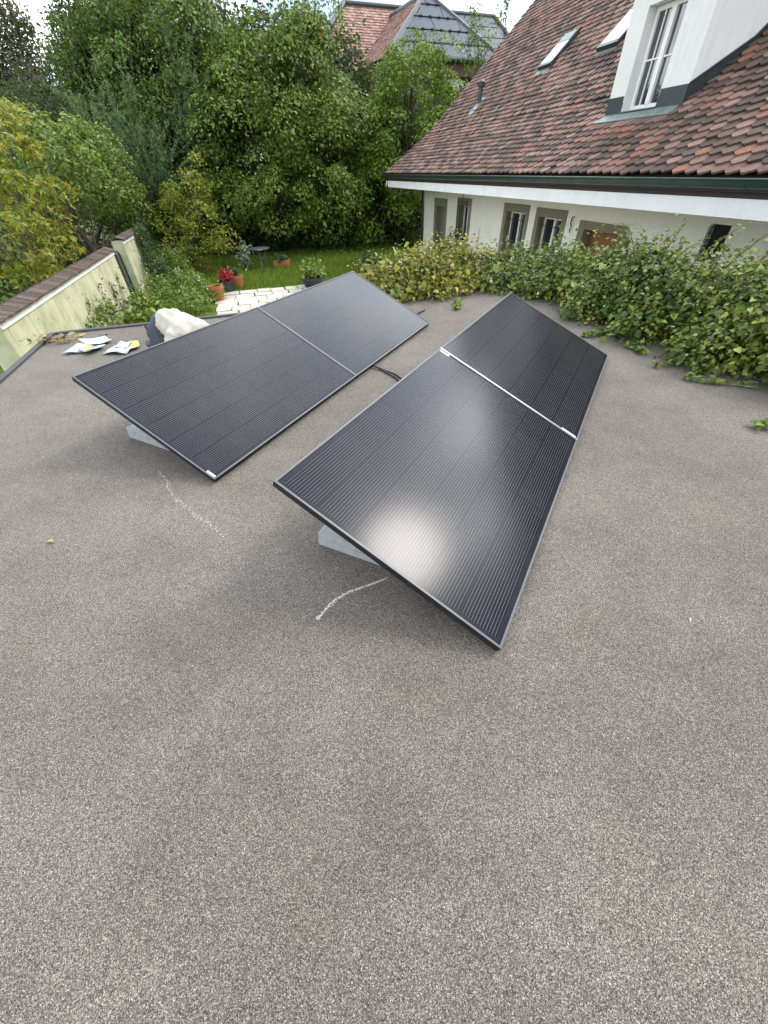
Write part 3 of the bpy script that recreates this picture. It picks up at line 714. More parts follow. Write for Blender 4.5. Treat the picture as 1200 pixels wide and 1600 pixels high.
mb = MB(); mb.hbox(a + .001, b - .001, FN + .12, FN + .15, z0 + .001, z1 - .001); vg = mb.build('vent_grille', M['dark_in'], house)
mb = MB()
for j in range(5): mb.tube([H(a + .04 + j * (b - a - .08) / 4, FN + .03, z0), H(a + .04 + j * (b - a - .08) / 4, FN + .03, z1)], .007, 6)
for j in range(6): mb.tube([H(a, FN + .03, z0 + .05 + j * .085), H(b, FN + .03, z0 + .05 + j * .085)], .006, 6)
mb.build('bars', M['iron'], vg)
mb = MB(); c = H(9.42, FN - .005, .38); mb.tube([c + Vector((0, 0, .1)), c - N * .05 + Vector((0, 0, .1)), c - N * .06 + Vector((0, 0, -.02)), c - N * .02 + Vector((0, 0, -.08)), c - N * .05 + Vector((0, 0, -.14)), c - N * .03 + Vector((0, 0, -.2))], [.012, .014, .016, .01, .014, .008], 8)
mb.build('wall_hook', M['iron'], house)
# lantern at the corner
ln = thing('lantern', 'small red lantern at the corner of the cream house', 'lantern', at_n(656, 401, 7.2))
c = Vector(ln.location); mb = MB(); mb.lathe([(.09, 0), (.10, .03), (.075, .05), (.085, .28), (.10, .3), (.03, .38), (.015, .42)], c, 12); mb.build('housing', M['red_glass'], ln, smooth=True)
mb = MB(); mb.tube([c + Vector((.09 * math.cos(q), 0, .34 + .09 * math.sin(q))) for q in np.linspace(0, math.pi, 9)], .006, 6); mb.build('handle', M['iron'], ln)
mb = MB(); mb.tube([Vector((c.x, c.y, G)), c], .05, 8); mb.build('post', M['darkwood'], ln)

# ------------------------------------------------------------------ boundary wall and gate
WN = -3.8
def wall_run(name, label, s0, s1, ztop, thick=.32, seed=0):
    r = thing(name, label, 'wall', H((s0 + s1) / 2, WN - thick / 2, G))
    mb = MB(); mb.hbox(s0, s1, WN - thick, WN, G, ztop); mb.build('masonry', M['wallrender'], r, bevel=.012)
    mb = MB(); mb.hbox(s0, s1, WN + .001, WN + .022, ztop - .10, ztop - .012); mb.build('mortar_band', M['white_render'], r)
    rng = np.random.default_rng(seed); mb = MB(); s = s0 - .03
    while s < s1 + .02:
        w = .125
        for (na, nb, za, zb) in ((WN + .07, WN - thick / 2, ztop - .005, ztop + .065), (WN - thick - .07, WN - thick / 2 - .005, ztop - .005, ztop + .065)):
            dz = rng.normal(0, .004); ds = rng.normal(0, .004)
            a = [H(s + ds + .003, na, za + dz), H(s + ds + w - .003, na, za + dz), H(s + ds + w - .003, nb, zb + dz), H(s + ds + .003, nb, zb + dz)]
            mb.hexa(a + [p + Vector((0, 0, .028)) for p in a])
        s += w
    mb.build('coping', M['coping'], r); return r
wall_run('boundary_wall', 'long mossy yellow-green rendered wall with red tile coping, left of the roof', 7.38, 14.70, -.10, seed=5)
wall_run('boundary_wall', 'short higher mossy wall section beyond the dark iron gate', 16.15, 19.0, -.02, seed=6)
gate = thing('garden_gate', 'narrow dark iron bar gate between the two mossy wall sections', 'gate', H(15.4, WN - .16, G))
mb = MB(); gs0, gs1, gn = 14.76, 16.1, WN - .2
mb.tube([H(gs0, gn, G + .05), H(gs0, gn, -.42)] + [H(gs0 + .22 - .22 * math.cos(q), gn, -.42 + .16 * math.sin(q)) for q in np.linspace(.2, math.pi / 2, 6)] + [H(gs1 - .22 + .22 * math.sin(q), gn, -.42 + .16 * math.cos(q)) for q in np.linspace(0, math.pi / 2, 6)] + [H(gs1, gn, G + .05)], .022, 8)
mb.tube([H(gs0, gn, G + .15), H(gs1, gn, G + .15)], .018, 8); mb.tube([H(gs0, gn, -.9), H(gs1, gn, -.9)], .016, 8)
gf = mb.build('gate_frame', M['zinc'], gate, smooth=True)
for j in range(9):
    sx = gs0 + .13 + j * .135; m_ = MB(); m_.tube([H(sx, gn, G + .15), H(sx, gn, -.30)], .012, 6); m_.build('bar', M['zinc'], gate)
mb = MB(); mb.hbox(gs0 + .05, gs0 + .18, gn - .03, gn + .04, -.95, -.78); lk = mb.build('lock_box', M['alu'], gate, bevel=.008)
mb = MB(); mb.tube([H(gs0 + .1, gn + .04, -.84), H(gs0 + .1, gn + .1, -.84), H(gs0 + .22, gn + .1, -.85)], .012, 8); mb.build('handle', M['alu'], lk)

# ------------------------------------------------------------------ neighbour's house far behind
E2 = ray(251, 272); E2 = Vector((E2.x, E2.y, 0)).normalized(); E1 = Vector((E2.y, -E2.x, 0))     # its wing runs along E2, its main ridge along E1
def NP(a, b, z): return E1 * a + E2 * b + Vector((0, 0, z))
def at_e(x, y, b): d = ray(x, y); p = CO + d * ((b - CO.dot(E2)) / d.dot(E2)); return p.dot(E1), b, p.z
BR, BE, BA, BB = 46.0, 40.0, 39.5, 35.5          # main ridge, main eave, wing apex, wing eave (distances along E2)
A = at_e(537, 8, BR); zr = A[2]; e0 = at_e(462, 140, BE); ze = e0[2]; xr = at_e(772, 27, BR)[0]
neigh = thing('neighbour_house', 'far house behind the trees with pink-red tiled roof and grey solar hip', 'house', NP(A[0] + 6, 42, G))
def tiled(org, u, v, lu, lv, mname, part, tw=.32, ex=.27, clip=None):
    """rows of tiles on a roof plane: origin, unit vectors along and up the slope"""
    rng = np.random.default_rng(11); nrm = u.cross(v).normalized()
    if nrm.z < 0: nrm = -nrm
    mb = MB(); r = 0
    while r * ex < lv:
        c = (r % 2) * tw / 2
        while c < lu:
            o_ = org + u * c + v * (r * ex)
            if clip is None or clip(c + tw / 2, r * ex):
                w = tw - .01; h = .06 + rng.normal(0, .008)
                p = [o_ + nrm * h, o_ + u * (w / 2) - v * .06 + nrm * h, o_ + u * w + nrm * h, o_ + u * w + v * ex * 1.15 + nrm * .01, o_ + v * ex * 1.15 + nrm * .01]
                q = [x - nrm * .035 for x in p[:3]]
                mb.add(p + q, [(0, 1, 2, 3, 4), (5, 6, 1, 0), (6, 7, 2, 1)])
            c += tw
        r += 1
    return mb.build(part, M[mname], neigh)
v = NP(0, BR - BE, zr - ze); lv = v.length; v.normalize(); xl0, xl1 = e0[0], A[0]
tiled(NP(xl0, BE, ze), E1, v, xr - xl0 + 3, lv, 'farroof', 'roof', clip=lambda c, t: c > (xl1 - xl0) * t / lv - .1 and xl0 + c < xr + (1 - t / lv) * 3)
mb = MB(); mb.prism([NP(xl0, BE, ze - .05), NP(xr + 3, BE, ze - .05), NP(xr, BR, zr - .05), NP(xl1, BR, zr - .05)], (0, 0, -.15))
mb.prism([NP(xl1, BR, zr - .05), NP(xr, BR, zr - .05), NP(xr + 3, BR + 6, ze - .05), NP(xl0, BR + 6, ze - .05)], (0, 0, -.15)); mb.build('roof_boarding', M['darkwood'], neigh)
mb = MB(); c = [NP(xl0 + .8, BE + .8, G), NP(xr + 2.4, BE + .8, G), NP(xr + 2.4, BR + 5, G), NP(xl0 + .8, BR + 5, G)]
mb.hexa(c + [p + Vector((0, 0, ze - .1 - G)) for p in c]); mb.build('wall', M['darkwood'], neigh)
mb = MB(); mb.tube([NP(xl0 - .1, BE - .1, ze + .1), NP(xl1, BR, zr + .12)], .19, 8); mb.tube([NP(xl1, BR, zr + .12), NP(xr, BR, zr + .12)], .16, 8); mb.tube([NP(xr, BR, zr + .12), NP(xr + 3, BE, ze + .1)], .16, 8); mb.build('ridge_cap', M['zinc'], neigh)
# wing with a hipped front
ap_ = at_e(665, -10, BA); bl_ = at_e(607, 90, BB); br_ = at_e(789, 92, BB); zb_ = (bl_[2] + br_[2]) / 2
ap = NP(*ap_); bl = NP(bl_[0], BB, zb_); br = NP(br_[0], BB, zb_)
nrm = (br - bl).cross(ap - bl).normalized()
if nrm.dot(E2) > 0: nrm = -nrm
BK = BR + 1.5
apb = NP(ap_[0], BK, ap_[2]); blb = NP(bl_[0], BK, zb_); brb = NP(br_[0], BK, zb_)
mb = MB(); mb.add([bl, br, ap, apb, blb, brb], [(0, 1, 2), (4, 0, 2, 3), (1, 5, 3, 2), (0, 4, 5, 1)]); mb.build('wing_boarding', M['zinc'], neigh)
vv = NP(ap_[0] - bl_[0], 0, ap_[2] - zb_); lvv = vv.length; vv.normalize()
tiled(blb, -E2, vv, BK - BB, lvv, 'farroof', 'wing_roof', clip=lambda c, t: c < (BK - BB) - (BA - BB) * t / lvv)
mb = MB(); mb.tube([bl, ap, apb], .19, 8); mb.tube([br, ap], .19, 8); mb.build('wing_ridge_cap', M['zinc'], neigh)
# solar area right of the wing, on the main slope
n2 = E1.cross(v).normalized(); n2 = n2 if n2.z > 0 else -n2; mb = MB(); xs = ap_[0] + .6
for r in range(7):
    ta, tb = lv * r / 7 + .04, lv * (r + 1) / 7 - .05; x0 = xs
    while x0 < xr + 2.6 - 3 * tb / lv:
        x1 = min(x0 + 1.6, xr + 2.8 - 3 * tb / lv)
        if x1 - x0 > .15: mb.prism([NP(x, BE, ze) + v * t + n2 * .09 for x, t in ((x0, ta), (x1, ta), (x1, tb), (x0, tb))], n2 * .03)
        x0 += 1.63
mb.build('solar_roofing', M['slate_solar'], neigh)
eu = (br - bl).normalized(); wdt = (br - bl).length; mid = bl + eu * ((ap - bl).dot(eu)); hv = (ap - mid); hl = hv.length; hv.normalize(); ma = (ap - bl).dot(eu)
rows = 5
def xl(t): return ma * t / hl + .2
def xr_(t): return wdt - (wdt - ma) * t / hl - .2
for r in range(rows):
    ta, tb = hl * (r / rows) + .03, hl * ((r + 1) / rows) - .05
    cuts = [-9] + [(1.1 if r % 2 else 0) + k * 2.15 for k in range(0, 8)] + [99]
    for i in range(len(cuts) - 1):
        a0 = max(cuts[i] + .025, xl(ta)); a1 = max(cuts[i] + .025, xl(tb)); b0 = min(cuts[i + 1] - .025, xr_(ta)); b1 = min(cuts[i + 1] - .025, xr_(tb))
        if b0 - a0 < .1: continue
        if b1 < a1: b1 = a1 = (a1 + b1) / 2; b1 += .002
        m_ = MB(); m_.prism([bl + eu * a0 + hv * ta + nrm * .06, bl + eu * b0 + hv * ta + nrm * .06, bl + eu * b1 + hv * tb + nrm * .06, bl + eu * a1 + hv * tb + nrm * .06], nrm * .03)
        m_.build('solar_slab', M['slate_solar'], neigh)
mb = MB()
for r in range(1, rows):
    t = hl * r / rows - .01; a0, b0 = xl(t), xr_(t)
    mb.tube([bl + eu * a0 + hv * t + nrm * .11, bl + eu * b0 + hv * t + nrm * .11], .03, 6)
    c = a0 + .5
    while c < b0: mb.tube([bl + eu * (c - .08) + hv * t + nrm * .13, bl + eu * (c + .08) + hv * t + nrm * .13], .06, 6); c += .72
mb.build('rail', M['iron'], neigh)
mb = MB(); mb.tube([bl - E2 * .1 - Vector((0, 0, .05)), br - E2 * .1 - Vector((0, 0, .05))], .11, 8); mb.build('gutter', M['zinc'], neigh)
def nbox(mb, a0, a1, b0, b1, z0, z1): 
    c = [NP(a0, b0, z0), NP(a1, b0, z0), NP(a1, b1, z0), NP(a0, b1, z0)]; return mb.hexa(c + [p + Vector((0, 0, z1 - z0)) for p in c])
nbox(MB(), bl_[0] + .5, br_[0] - .5, BB + .25, BK, zb_ - .8, zb_ - .12).build('fascia', M['darkwood_red'], neigh)
nbox(MB(), bl_[0] + .8, br_[0] - .8, BB + .9, BK, G, zb_ - .8).build('wing_wall', M['darkwood'], neigh)
wx = at_e(708, 122, BB + .9)
wf = nbox(MB(), wx[0] - .5, wx[0] + .5, BB + .86, BB + .9, wx[2] - .9, wx[2] + .5).build('window', M['white_paint'], neigh)
nbox(MB(), wx[0] - .42, wx[0] + .42, BB + .85, BB + .858, wx[2] - .82, wx[2] + .42).build('pane', M['glass'], wf)

# ================================================================== SOLAR PANELS
PW_, PL_, PT = 1.134, 1.727, .032
def make_panel():
    root = thing('solar_panel', 'x', 'solar panel', group='black solar panels tilted on the flat roof')
    mb = MB(); e = .011
    mb.box(0, e, 0, PL_, -PT, 0); mb.box(PW_ - e, PW_, 0, PL_, -PT, 0); mb.box(e, PW_ - e, 0, e, -PT, 0); mb.box(e, PW_ - e, PL_ - e, PL_, -PT, 0)
    fr = mb.build('frame', M['frame_black'], root, local=True)
    mb = MB(); t = .0012
    mb.box(.0006, e - .0006, .0006, PL_ - .0006, 0.0002, t); mb.box(PW_ - e + .0006, PW_ - .0006, .0006, PL_ - .0006, .0002, t); mb.box(e - .0004, PW_ - e + .0004, .0006, e - .0006, .0002, t - .0001); mb.box(e - .0004, PW_ - e + .0004, PL_ - e + .0006, PL_ - .0006, .0002, t - .0001)
    mb.build('edge_highlight', M['frame_edge'], fr, local=True)  # lighter strip painting the highlight along the frame's top edges
    mb = MB(); mb.box(e, PW_ - e, e, PL_ - e, -.008, -.0022); mb.build('cells', M['cells'], root, local=True)
    mb = MB(); mb.box(e + .0, PW_ - e, e, PL_ - e, -.0115, -.0085); mb.build('backsheet', M['frame_black'], root, local=True)
    for x in (.32, .567, .81):
        m_ = MB(); m_.box(x - .04, x + .04, PL_ / 2 - .03, PL_ / 2 + .03, -.03, -.012); m_.build('junction_box', M['rubber'], root, local=True)
    return root
panel0 = make_panel()
ROWS = [dict(x=-1.041, y=1.91, yaw=.504, tilt=.435), dict(x=.437, y=.733, yaw=.542, tilt=.411)]
def panel_matrix(row, k):
    yaw, tilt = row['yaw'], row['tilt']
    l = Vector((math.sin(yaw), math.cos(yaw), 0)); b = Vector((-math.cos(yaw) * math.cos(tilt), math.sin(yaw) * math.cos(tilt), math.sin(tilt)))
    # local x runs from the high edge to the low one, local y along the row
    x = -b; z = x.cross(l); o = Vector((row['x'], row['y'], .037)) + b * PW_ + l * (k * (PL_ + .006))
    return Matrix(((x.x, l.x, z.x, o.x), (x.y, l.y, z.y, o.y), (x.z, l.z, z.z, o.z), (0, 0, 0, 1)))
labels = [['near panel of the left row, black with fine grid, white sticker at its low corner', 'far panel of the left row, greyish with sky reflection, nearest the lawn'],
          ['large black panel nearest the camera with a bright glare spot near its lower edge', 'far panel of the right row, black, beside the creeper']]
panels = []
for r_, row in enumerate(ROWS):
    for k in range(2):
        p = panel0 if not panels else copy_tree(panel0)
        p.matrix_world = panel_matrix(row, k); p['label'] = labels[r_][k]; panels.append(p)
# details only some panels have
def pbox(root, name, m, *b): mb = MB(); mb.box(*b); return mb.build(name, M[m], root, local=True)
pbox(panels[0], 'sticker', 'sticker', PW_ - .075, PW_ - .014, .012, .026, .0006, .002)
pbox(panels[0], 'joint_trim', 'frame_edge', .0, PW_, PL_ - .004, PL_ + .004, -.004, .003)
pbox(panels[2], 'joint_trim', 'alu', .0, PW_, PL_ - .003, PL_ + .007, -.006, .004)
pbox(panels[2], 'sticker', 'sticker', .008, .085, PL_ - .032, PL_ - .012, -.0021, -.0005)
pbox(panels[3], 'sticker', 'sticker', PW_ - .13, PW_ - .02, .012, .024, -.0021, -.0005)
# slabs and supports
slab_lab = {(0, 0): 'pale concrete slab under the near end of the left panel row', (1, 0): 'grey concrete slab showing below the panel nearest the camera',
            (0, 1): 'concrete slab hidden below the middle of the left row', (0, 2): 'concrete slab hidden below the far end of the left row',
            (1, 1): 'concrete slab hidden below the middle of the right row', (1, 2): 'concrete slab hidden below the far end of the right row'}
def slab_corners(px):   # corner pixels of the slab top on z = h
    return [at_z(x, y, .072) for x, y in px]
for r_, row in enumerate(ROWS):
    yaw, tilt = row['yaw'], row['tilt']; l = Vector((math.sin(yaw), math.cos(yaw), 0)); h = Vector((-math.cos(yaw), math.sin(yaw), 0)); o = Vector((row['x'], row['y'], 0))
    for k, t in enumerate((.30, 1.73, 3.1)):
        if k == 0:
            c0, c1 = (at_z(498, 851, 0), at_z(606, 889, 0)) if r_ else (at_z(203, 684, 0), at_z(268, 706, 0))
            ed = (c1 - c0).normalized(); pd = Vector((-ed.y, ed.x, 0)); c = c0 + ed * .30 + pd * .25; ang = math.atan2(ed.y, ed.x)
        else: c = o + l * t + h * .62; ang = -yaw
        sl = thing('concrete_slab', slab_lab[(r_, k)], 'slab', c, 'concrete slabs weighing down the panel mounts', rotz=ang)
        mb = MB(); rng = np.random.default_rng(r_ * 7 + k); mb.box(-.30, .30, -.25, .25, 0, .042); mb.build('lower_slab', M['concrete'], sl, local=True, bevel=.006)
        mb = MB(); mb.box(-.297, .303, -.247, .252, .043, .085); mb.build('upper_slab', M['concrete'], sl, local=True, bevel=.006)
        tt = t if k else .42
        br_ = thing('mounting_bracket', ('triangular aluminium bracket holding the %s end of the %s row' % (('near', 'middle', 'far')[k], ('left', 'right')[r_])), 'bracket', o + l * tt, 'aluminium brackets below the panels')
        mb = MB(); a = o + l * tt
        zu = lambda q: .037 + q * math.tan(tilt) - PT / math.cos(tilt) - .004
        hi = PW_ * math.cos(tilt) - .12
        mb.prism([a + h * .34 + Vector((0, 0, .087)), a + h * hi + Vector((0, 0, .087)), a + h * hi + Vector((0, 0, .118)), a + h * .34 + Vector((0, 0, .118))], l * .03)
        mb.prism([a + h * .28 + Vector((0, 0, zu(.28))), a + h * hi + Vector((0, 0, zu(hi))), a + h * hi + Vector((0, 0, zu(hi) - .03)), a + h * .28 + Vector((0, 0, zu(.28) - .03))], l * .03)
        mb.build('rail', M['alu'], br_)
        mb = MB(); mb.prism([a + h * (hi - .03) + Vector((0, 0, .119)), a + h * hi + Vector((0, 0, .119)), a + h * hi + Vector((0, 0, zu(hi) - .031)), a + h * (hi - .03) + Vector((0, 0, zu(hi - .03) - .031))], l * .028); mb.build('post', M['alu'], br_)
# cables
def cable(label, pts, r=.006, name='cable'):
    mb = MB(); P = [Vector(p) for p in pts]; out = []
    for i in range(len(P) - 1):
        p0, p1, p2, p3 = P[max(0, i - 1)], P[i], P[i + 1], P[min(len(P) - 1, i + 2)]
        for q in range(6):
            t = q / 6; out.append(.5 * ((2 * p1) + (p2 - p0) * t + (2 * p0 - 5 * p1 + 4 * p2 - p3) * t * t + (3 * p1 - p0 - 3 * p2 + p3) * t ** 3))
    out.append(P[-1]); mb.tube(out, r, 8); o = mb.build(name, M['rubber'], None, smooth=True); put(o, None, label, 'cable'); return o
za = lambda x, y, z=.012: at_z(x, y, z)
cable('pair of black cables crossing the gap between the two panel rows, upper strand', [za(575, 566, .03), za(590, 574, .022), za(608, 581), za(620, 586), za(634, 597)], .008)
cable('lower strand of the black cable pair in the gap between the panel rows', [za(577, 568, .03), za(592, 575, .014), za(606, 583), za(618, 590), za(632, 602)], .008)
cable('short black cable end poking out at the far corner of the left row', [za(640, 496, .05), za(648, 492, .03), za(656, 488, .012), za(664, 484)], .009)

# chalk-like scratches: many tiny flakes
def flakes(label, pts, width, n, seed):
    rng = np.random.default_rng(seed); P = [at_z(x, y, .0035) for x, y in pts]; V = []; Fq = []
    L_ = [0]
    for a, b in zip(P, P[1:]): L_.append(L_[-1] + (b - a).length)
    for i in range(n):
        t = rng.random() * L_[-1]; j = max(k for k in range(len(L_)) if L_[k] <= t); j = min(j, len(P) - 2); q = (t - L_[j]) / (L_[j + 1] - L_[j])
        w = width[0] + (width[1] - width[0]) * t / L_[-1]
        dirv = (P[j + 1] - P[j]).normalized(); c = P[j].lerp(P[j + 1], q) + Vector((-dirv.y, dirv.x, 0)) * rng.normal(0, w) + Vector((0, 0, i * .000004)); r = rng.uniform(.001, .0028); th = rng.random() * 6.28
        k = len(V)
        for m_ in range(4): a = th + m_ * math.pi / 2; V.append(c + Vector((math.cos(a) * r * (1.6 if m_ % 2 else 1), math.sin(a) * r, 0)))
        Fq.append((k, k + 1, k + 2, k + 3))
    o = np_mesh('scratch_mark', [tuple(v) for v in V], Fq, M['chalk']); put(o, 'stuff', label, 'mark')
flakes('curved white scratch on the roof just below the nearest panel', [(496, 968), (510, 950), (524, 937), (545, 925), (575, 915), (605, 903)], (.0055, .0016), 420, 1)
flakes('faint pale scratch line running from the left row towards the camera', [(247, 735), (262, 752), (262, 764), (278, 782), (300, 800), (325, 818), (350, 838)], (.006, .009), 200, 2)

# ================================================================== THINGS ON THE ROOF
# papers
def paper(label, px, m, seed, z0=.012, cat='paper'):
    rng = np.random.default_rng(seed); P = [at_z(x, y, z0) for x, y in px]; mb = MB(); k = 7; V = []; Fq = []
    ph = rng.random(4) * 6
    for i in range(k + 1):
        for j in range(k + 1):
            u_, v_ = i / k, j / k; p = P[0].lerp(P[1], u_).lerp(P[3].lerp(P[2], u_), v_)
            p.z = z0 + .007 * (math.sin(u_ * 5 + ph[0]) + math.sin(v_ * 6 + ph[1]) + 1.6) + .012 * max(0, math.sin(3 * (u_ - v_) + ph[2])); V.append(p)
    for i in range(k):
        for j in range(k): q = i * (k + 1) + j; Fq.append((q, q + k + 1, q + k + 2, q + 1))
    mb.add(V, Fq); o = mb.build('paper_sheet', m, None, smooth=True); put(o, None, label, cat, 'papers lying on the roof')
    so = o.modifiers.new('thick', 'SOLIDIFY'); so.thickness = .0015; return o
paper('crumpled white leaflet at the left end of the larger paper pile', [(98, 554), (122, 538), (146, 545), (130, 551)], M['paper'], 1)
paper('white printed sheet lying furthest back in the larger paper pile', [(123, 533), (166, 529), (176, 533), (142, 544)], M['paper'], 2, .016)
paper('white sheet at the front of the larger paper pile', [(122, 549), (136, 538), (166, 540), (142, 553)], M['paper'], 3, .02)
paper('yellow printed card on top of the larger paper pile', [(131, 547), (141, 541), (148, 543), (138, 549)], M['paper_yellow'], 4, .048)
paper('white leaflet nearest the black panel, beside the smaller bag', [(160, 553), (180, 541), (212, 543), (198, 553)], M['paper'], 5)
paper('blue-grey folded bag lying on the leaflet nearest the panel', [(178, 544), (190, 536), (209, 537), (198, 546)], M['paper_blue'], 6, .03, 'bag')
paper('cream leaflet with a torn corner next to the black panel', [(193, 551), (206, 538), (216, 533), (219, 542)], M['paper_yellow'], 7, .02)
# dead leaves
rng = np.random.default_rng(5); c0 = at_z(84, 531, .02)
P = np.array([[c0.x + rng.normal(0, .16), c0.y + rng.normal(0, .05), .02 + abs(rng.normal(0, .02))] for _ in range(80)])
V, Fa = leaf_arrays(rng, P, np.tile([0, 0, 1.], (80, 1)), .075, KITE, .45, .5); o = np_mesh('leaf_litter', V, Fa, M['l_dry']); put(o, 'stuff', 'little heap of dry leaves at the left roof corner', 'leaves')
for lab, (x, y), mname, sz, n_ in (('tiny dark leaf scraps beside the papers near the roof edge', (160, 523), 'l_dark', .035, 9), ('single fallen yellow leaf on the open roof at left', (79, 842), 'l_dry', .045, 1), ('small white fleck on the roof at right', (1074, 967), 'l_whitefl', .018, 1)):
    c = at_z(x, y, .008); P = np.array([[c.x + rng.normal(0, .05 if n_ > 2 else .006), c.y + rng.normal(0, .008), .01] for _ in range(n_)])
    V, Fa = leaf_arrays(rng, P, np.tile([0, 0, 1.], (n_, 1)), sz, KITE, .6, .3); put(np_mesh('fallen_leaf', V, Fa, M[mname]), 'stuff' if n_ > 2 else None, lab, 'leaf')

# ------------------------------------------------------------------ person crouching behind the left row
def skin_mesh(name, nodes, edges, m, parent, sub=2, root=0):
    me = bpy.data.meshes.new(name); off = Vector(root_of(parent).location)
    me.from_pydata([Vector(p[0]) - off for p in nodes], edges, []); o = bpy.data.objects.new(name, me); COL.objects.link(o); o.parent = parent; me.materials.append(m)
    md = o.modifiers.new('skin', 'SKIN'); md.use_smooth_shade = True
    for i, p in enumerate(nodes):
        r = p[1]; sv = me.skin_vertices[0].data[i]; sv.radius = (r, r) if not hasattr(r, '__len__') else r; sv.use_root = (i == root)
    s_ = o.modifiers.new('sub', 'SUBSURF'); s_.levels = sub; s_.render_levels = sub; return o
hip = Vector((-2.26, 4.42, .30)); head = Vector((-1.42, 3.66, .20)); ax = (head - hip); ax.z = 0; ax.normalize(); sd = Vector((-ax.y, ax.x, 0))   # sd: towards the person's left
person = thing('person', 'person crouched behind the left panel row, cream shirt back arched, head down', 'person', Vector((hip.x, hip.y, 0)))
def P3(f, s_, z): return Vector((hip.x, hip.y, 0)) + ax * f + sd * s_ + Vector((0, 0, z))
body = [(P3(0, 0, .2), .11), (P3(.18, 0, .225), .11), (P3(.38, 0, .235), .115), (P3(.55, 0, .23), .10), (P3(.64, 0, .25), .055), (P3(.70, 0, .235), .06), (P3(.80, 0, .19), .085), (P3(.88, 0, .14), .06),
        (P3(.52, .18, .22), .055), (P3(.62, .24, .14), .047), (P3(.86, .20, .10), .038), (P3(.97, .17, .09), .026),
        (P3(.52, -.18, .22), .055), (P3(.62, -.24, .14), .047), (P3(.86, -.20, .10), .038), (P3(.97, -.17, .09), .026),
        (P3(-.02, .12, .22), .095), (P3(.26, .15, .075), .062), (P3(-.12, .14, .06), .05), (P3(-.17, .14, .04), .035),
        (P3(-.02, -.12, .22), .095), (P3(.26, -.15, .075), .062), (P3(-.12, -.14, .06), .05), (P3(-.17, -.14, .04), .035)]
be = [(0, 1), (1, 2), (2, 3), (3, 4), (4, 5), (5, 6), (6, 7), (3, 8), (8, 9), (9, 10), (10, 11), (3, 12), (12, 13), (13, 14), (14, 15), (0, 16), (16, 17), (17, 18), (18, 19), (0, 20), (20, 21), (21, 22), (22, 23)]
bd = skin_mesh('body', body, be, M['skin'], person)
for sgn in (1, -1):   # five-fingered hands spread on the roof
    b0 = P3(.97, sgn * .17, .075)
    for j, (dx, ln_) in enumerate(((-.03, .07), (-.011, .085), (.008, .08), (.026, .065))):
        nodes = [(b0 + sd * dx * .5, .010), (b0 + sd * dx + ax * .045 + Vector((0, 0, -.02)), .010), (b0 + sd * dx * 1.2 + ax * (.045 + ln_ * .5) + Vector((0, 0, -.035)), .009), (b0 + sd * dx * 1.3 + ax * (.045 + ln_) + Vector((0, 0, -.055)), .0075)]
        skin_mesh('finger', nodes, [(0, 1), (1, 2), (2, 3)], M['skin'], bd, 1)
    nodes = [(b0, .011), (b0 - sd * sgn * .04 + ax * .01 + Vector((0, 0, -.02)), .011), (b0 - sd * sgn * .055 + ax * .045 + Vector((0, 0, -.045)), .009)]
    skin_mesh('thumb', nodes, [(0, 1), (1, 2)], M['skin'], bd, 1)
hr = skin_mesh('hair', [(P3(.73, 0, .285), .055), (P3(.80, 0, .235), .082), (P3(.86, 0, .19), .06)], [(0, 1), (1, 2)], M['hair'], person)
sh = skin_mesh('shirt', [(P3(-.02, 0, .22), (.13, .19)), (P3(.09, 0, .245), (.14, .20)), (P3(.25, 0, .255), (.15, .205)), (P3(.40, 0, .25), (.145, .20)), (P3(.55, 0, .235), (.145, .195)), (P3(.64, 0, .24), (.10, .11)),
                         (P3(.50, .19, .23), .082), (P3(.63, .245, .14), .072), (P3(.50, -.19, .23), .082), (P3(.63, -.245, .14), .072)],
               [(0, 1), (1, 2), (2, 3), (3, 4), (4, 5), (4, 6), (6, 7), (4, 8), (8, 9)], M['shirt'], person, 3)
tx = bpy.data.textures.new('folds', 'CLOUDS'); tx.noise_scale = .09; tx.noise_depth = 2
dm = sh.modifiers.new('folds', 'DISPLACE'); dm.texture = tx; dm.strength = .05; dm.mid_level = .5
skin_mesh('trousers', [(P3(-.15, 0, .215), (.12, .19)), (P3(-.08, 0, .235), (.14, .205)), (P3(-.04, .13, .22), .125), (P3(.22, .155, .10), .088), (P3(-.14, .15, .075), .07), (P3(-.04, -.13, .22), .125), (P3(.22, -.155, .10), .088), (P3(-.14, -.15, .075), .07)],
          [(0, 1), (1, 2), (2, 3), (3, 4), (1, 5), (5, 6), (6, 7)], M['navy'], person)
for sgn in (1, -1): 
    mb = MB(); c = P3(-.2, sgn * .145, .045); mb.tube([c - ax * .10, c, c + ax * .08], [.035, .045, .04], 10); mb.build('shoe', M['rubber'], person, smooth=True)

# ================================================================== GARDEN
def pot(label, px, rim, h, m, plant=None, seed=0, name='flower_pot', group='flower pots by the terrace'):
    c = at_z(px[0], px[1], G + .03); r = thing(name, label, 'pot', c, group)
    mb = MB(); mb.lathe([(rim * .7, 0), (rim * .92, h * .78), (rim * 1.0, h * .78), (rim * 1.02, h), (rim * .9, h), (rim * .86, h * .88)], c, 28); mb.build('vessel', M[m], r, smooth=False)
    mb = MB(); mb.lathe([(rim * .01, h * .885), (rim * .87, h * .885)], c, 20); mb.build('soil', M['soil'], r)
    return r, c
pot1, c1 = pot('empty terracotta pot nearest the roof, in front of the other two pots', (343, 468), .23, .42, 'terracotta')
pot2, c2 = pot('black plastic pot holding the bright red flowers', (357, 455), .27, .34, 'black_pot')
pot3, c3 = pot('terracotta pot on the lawn side, behind the red flowers, with a green plant', (374, 449), .2, .38, 'terracotta')
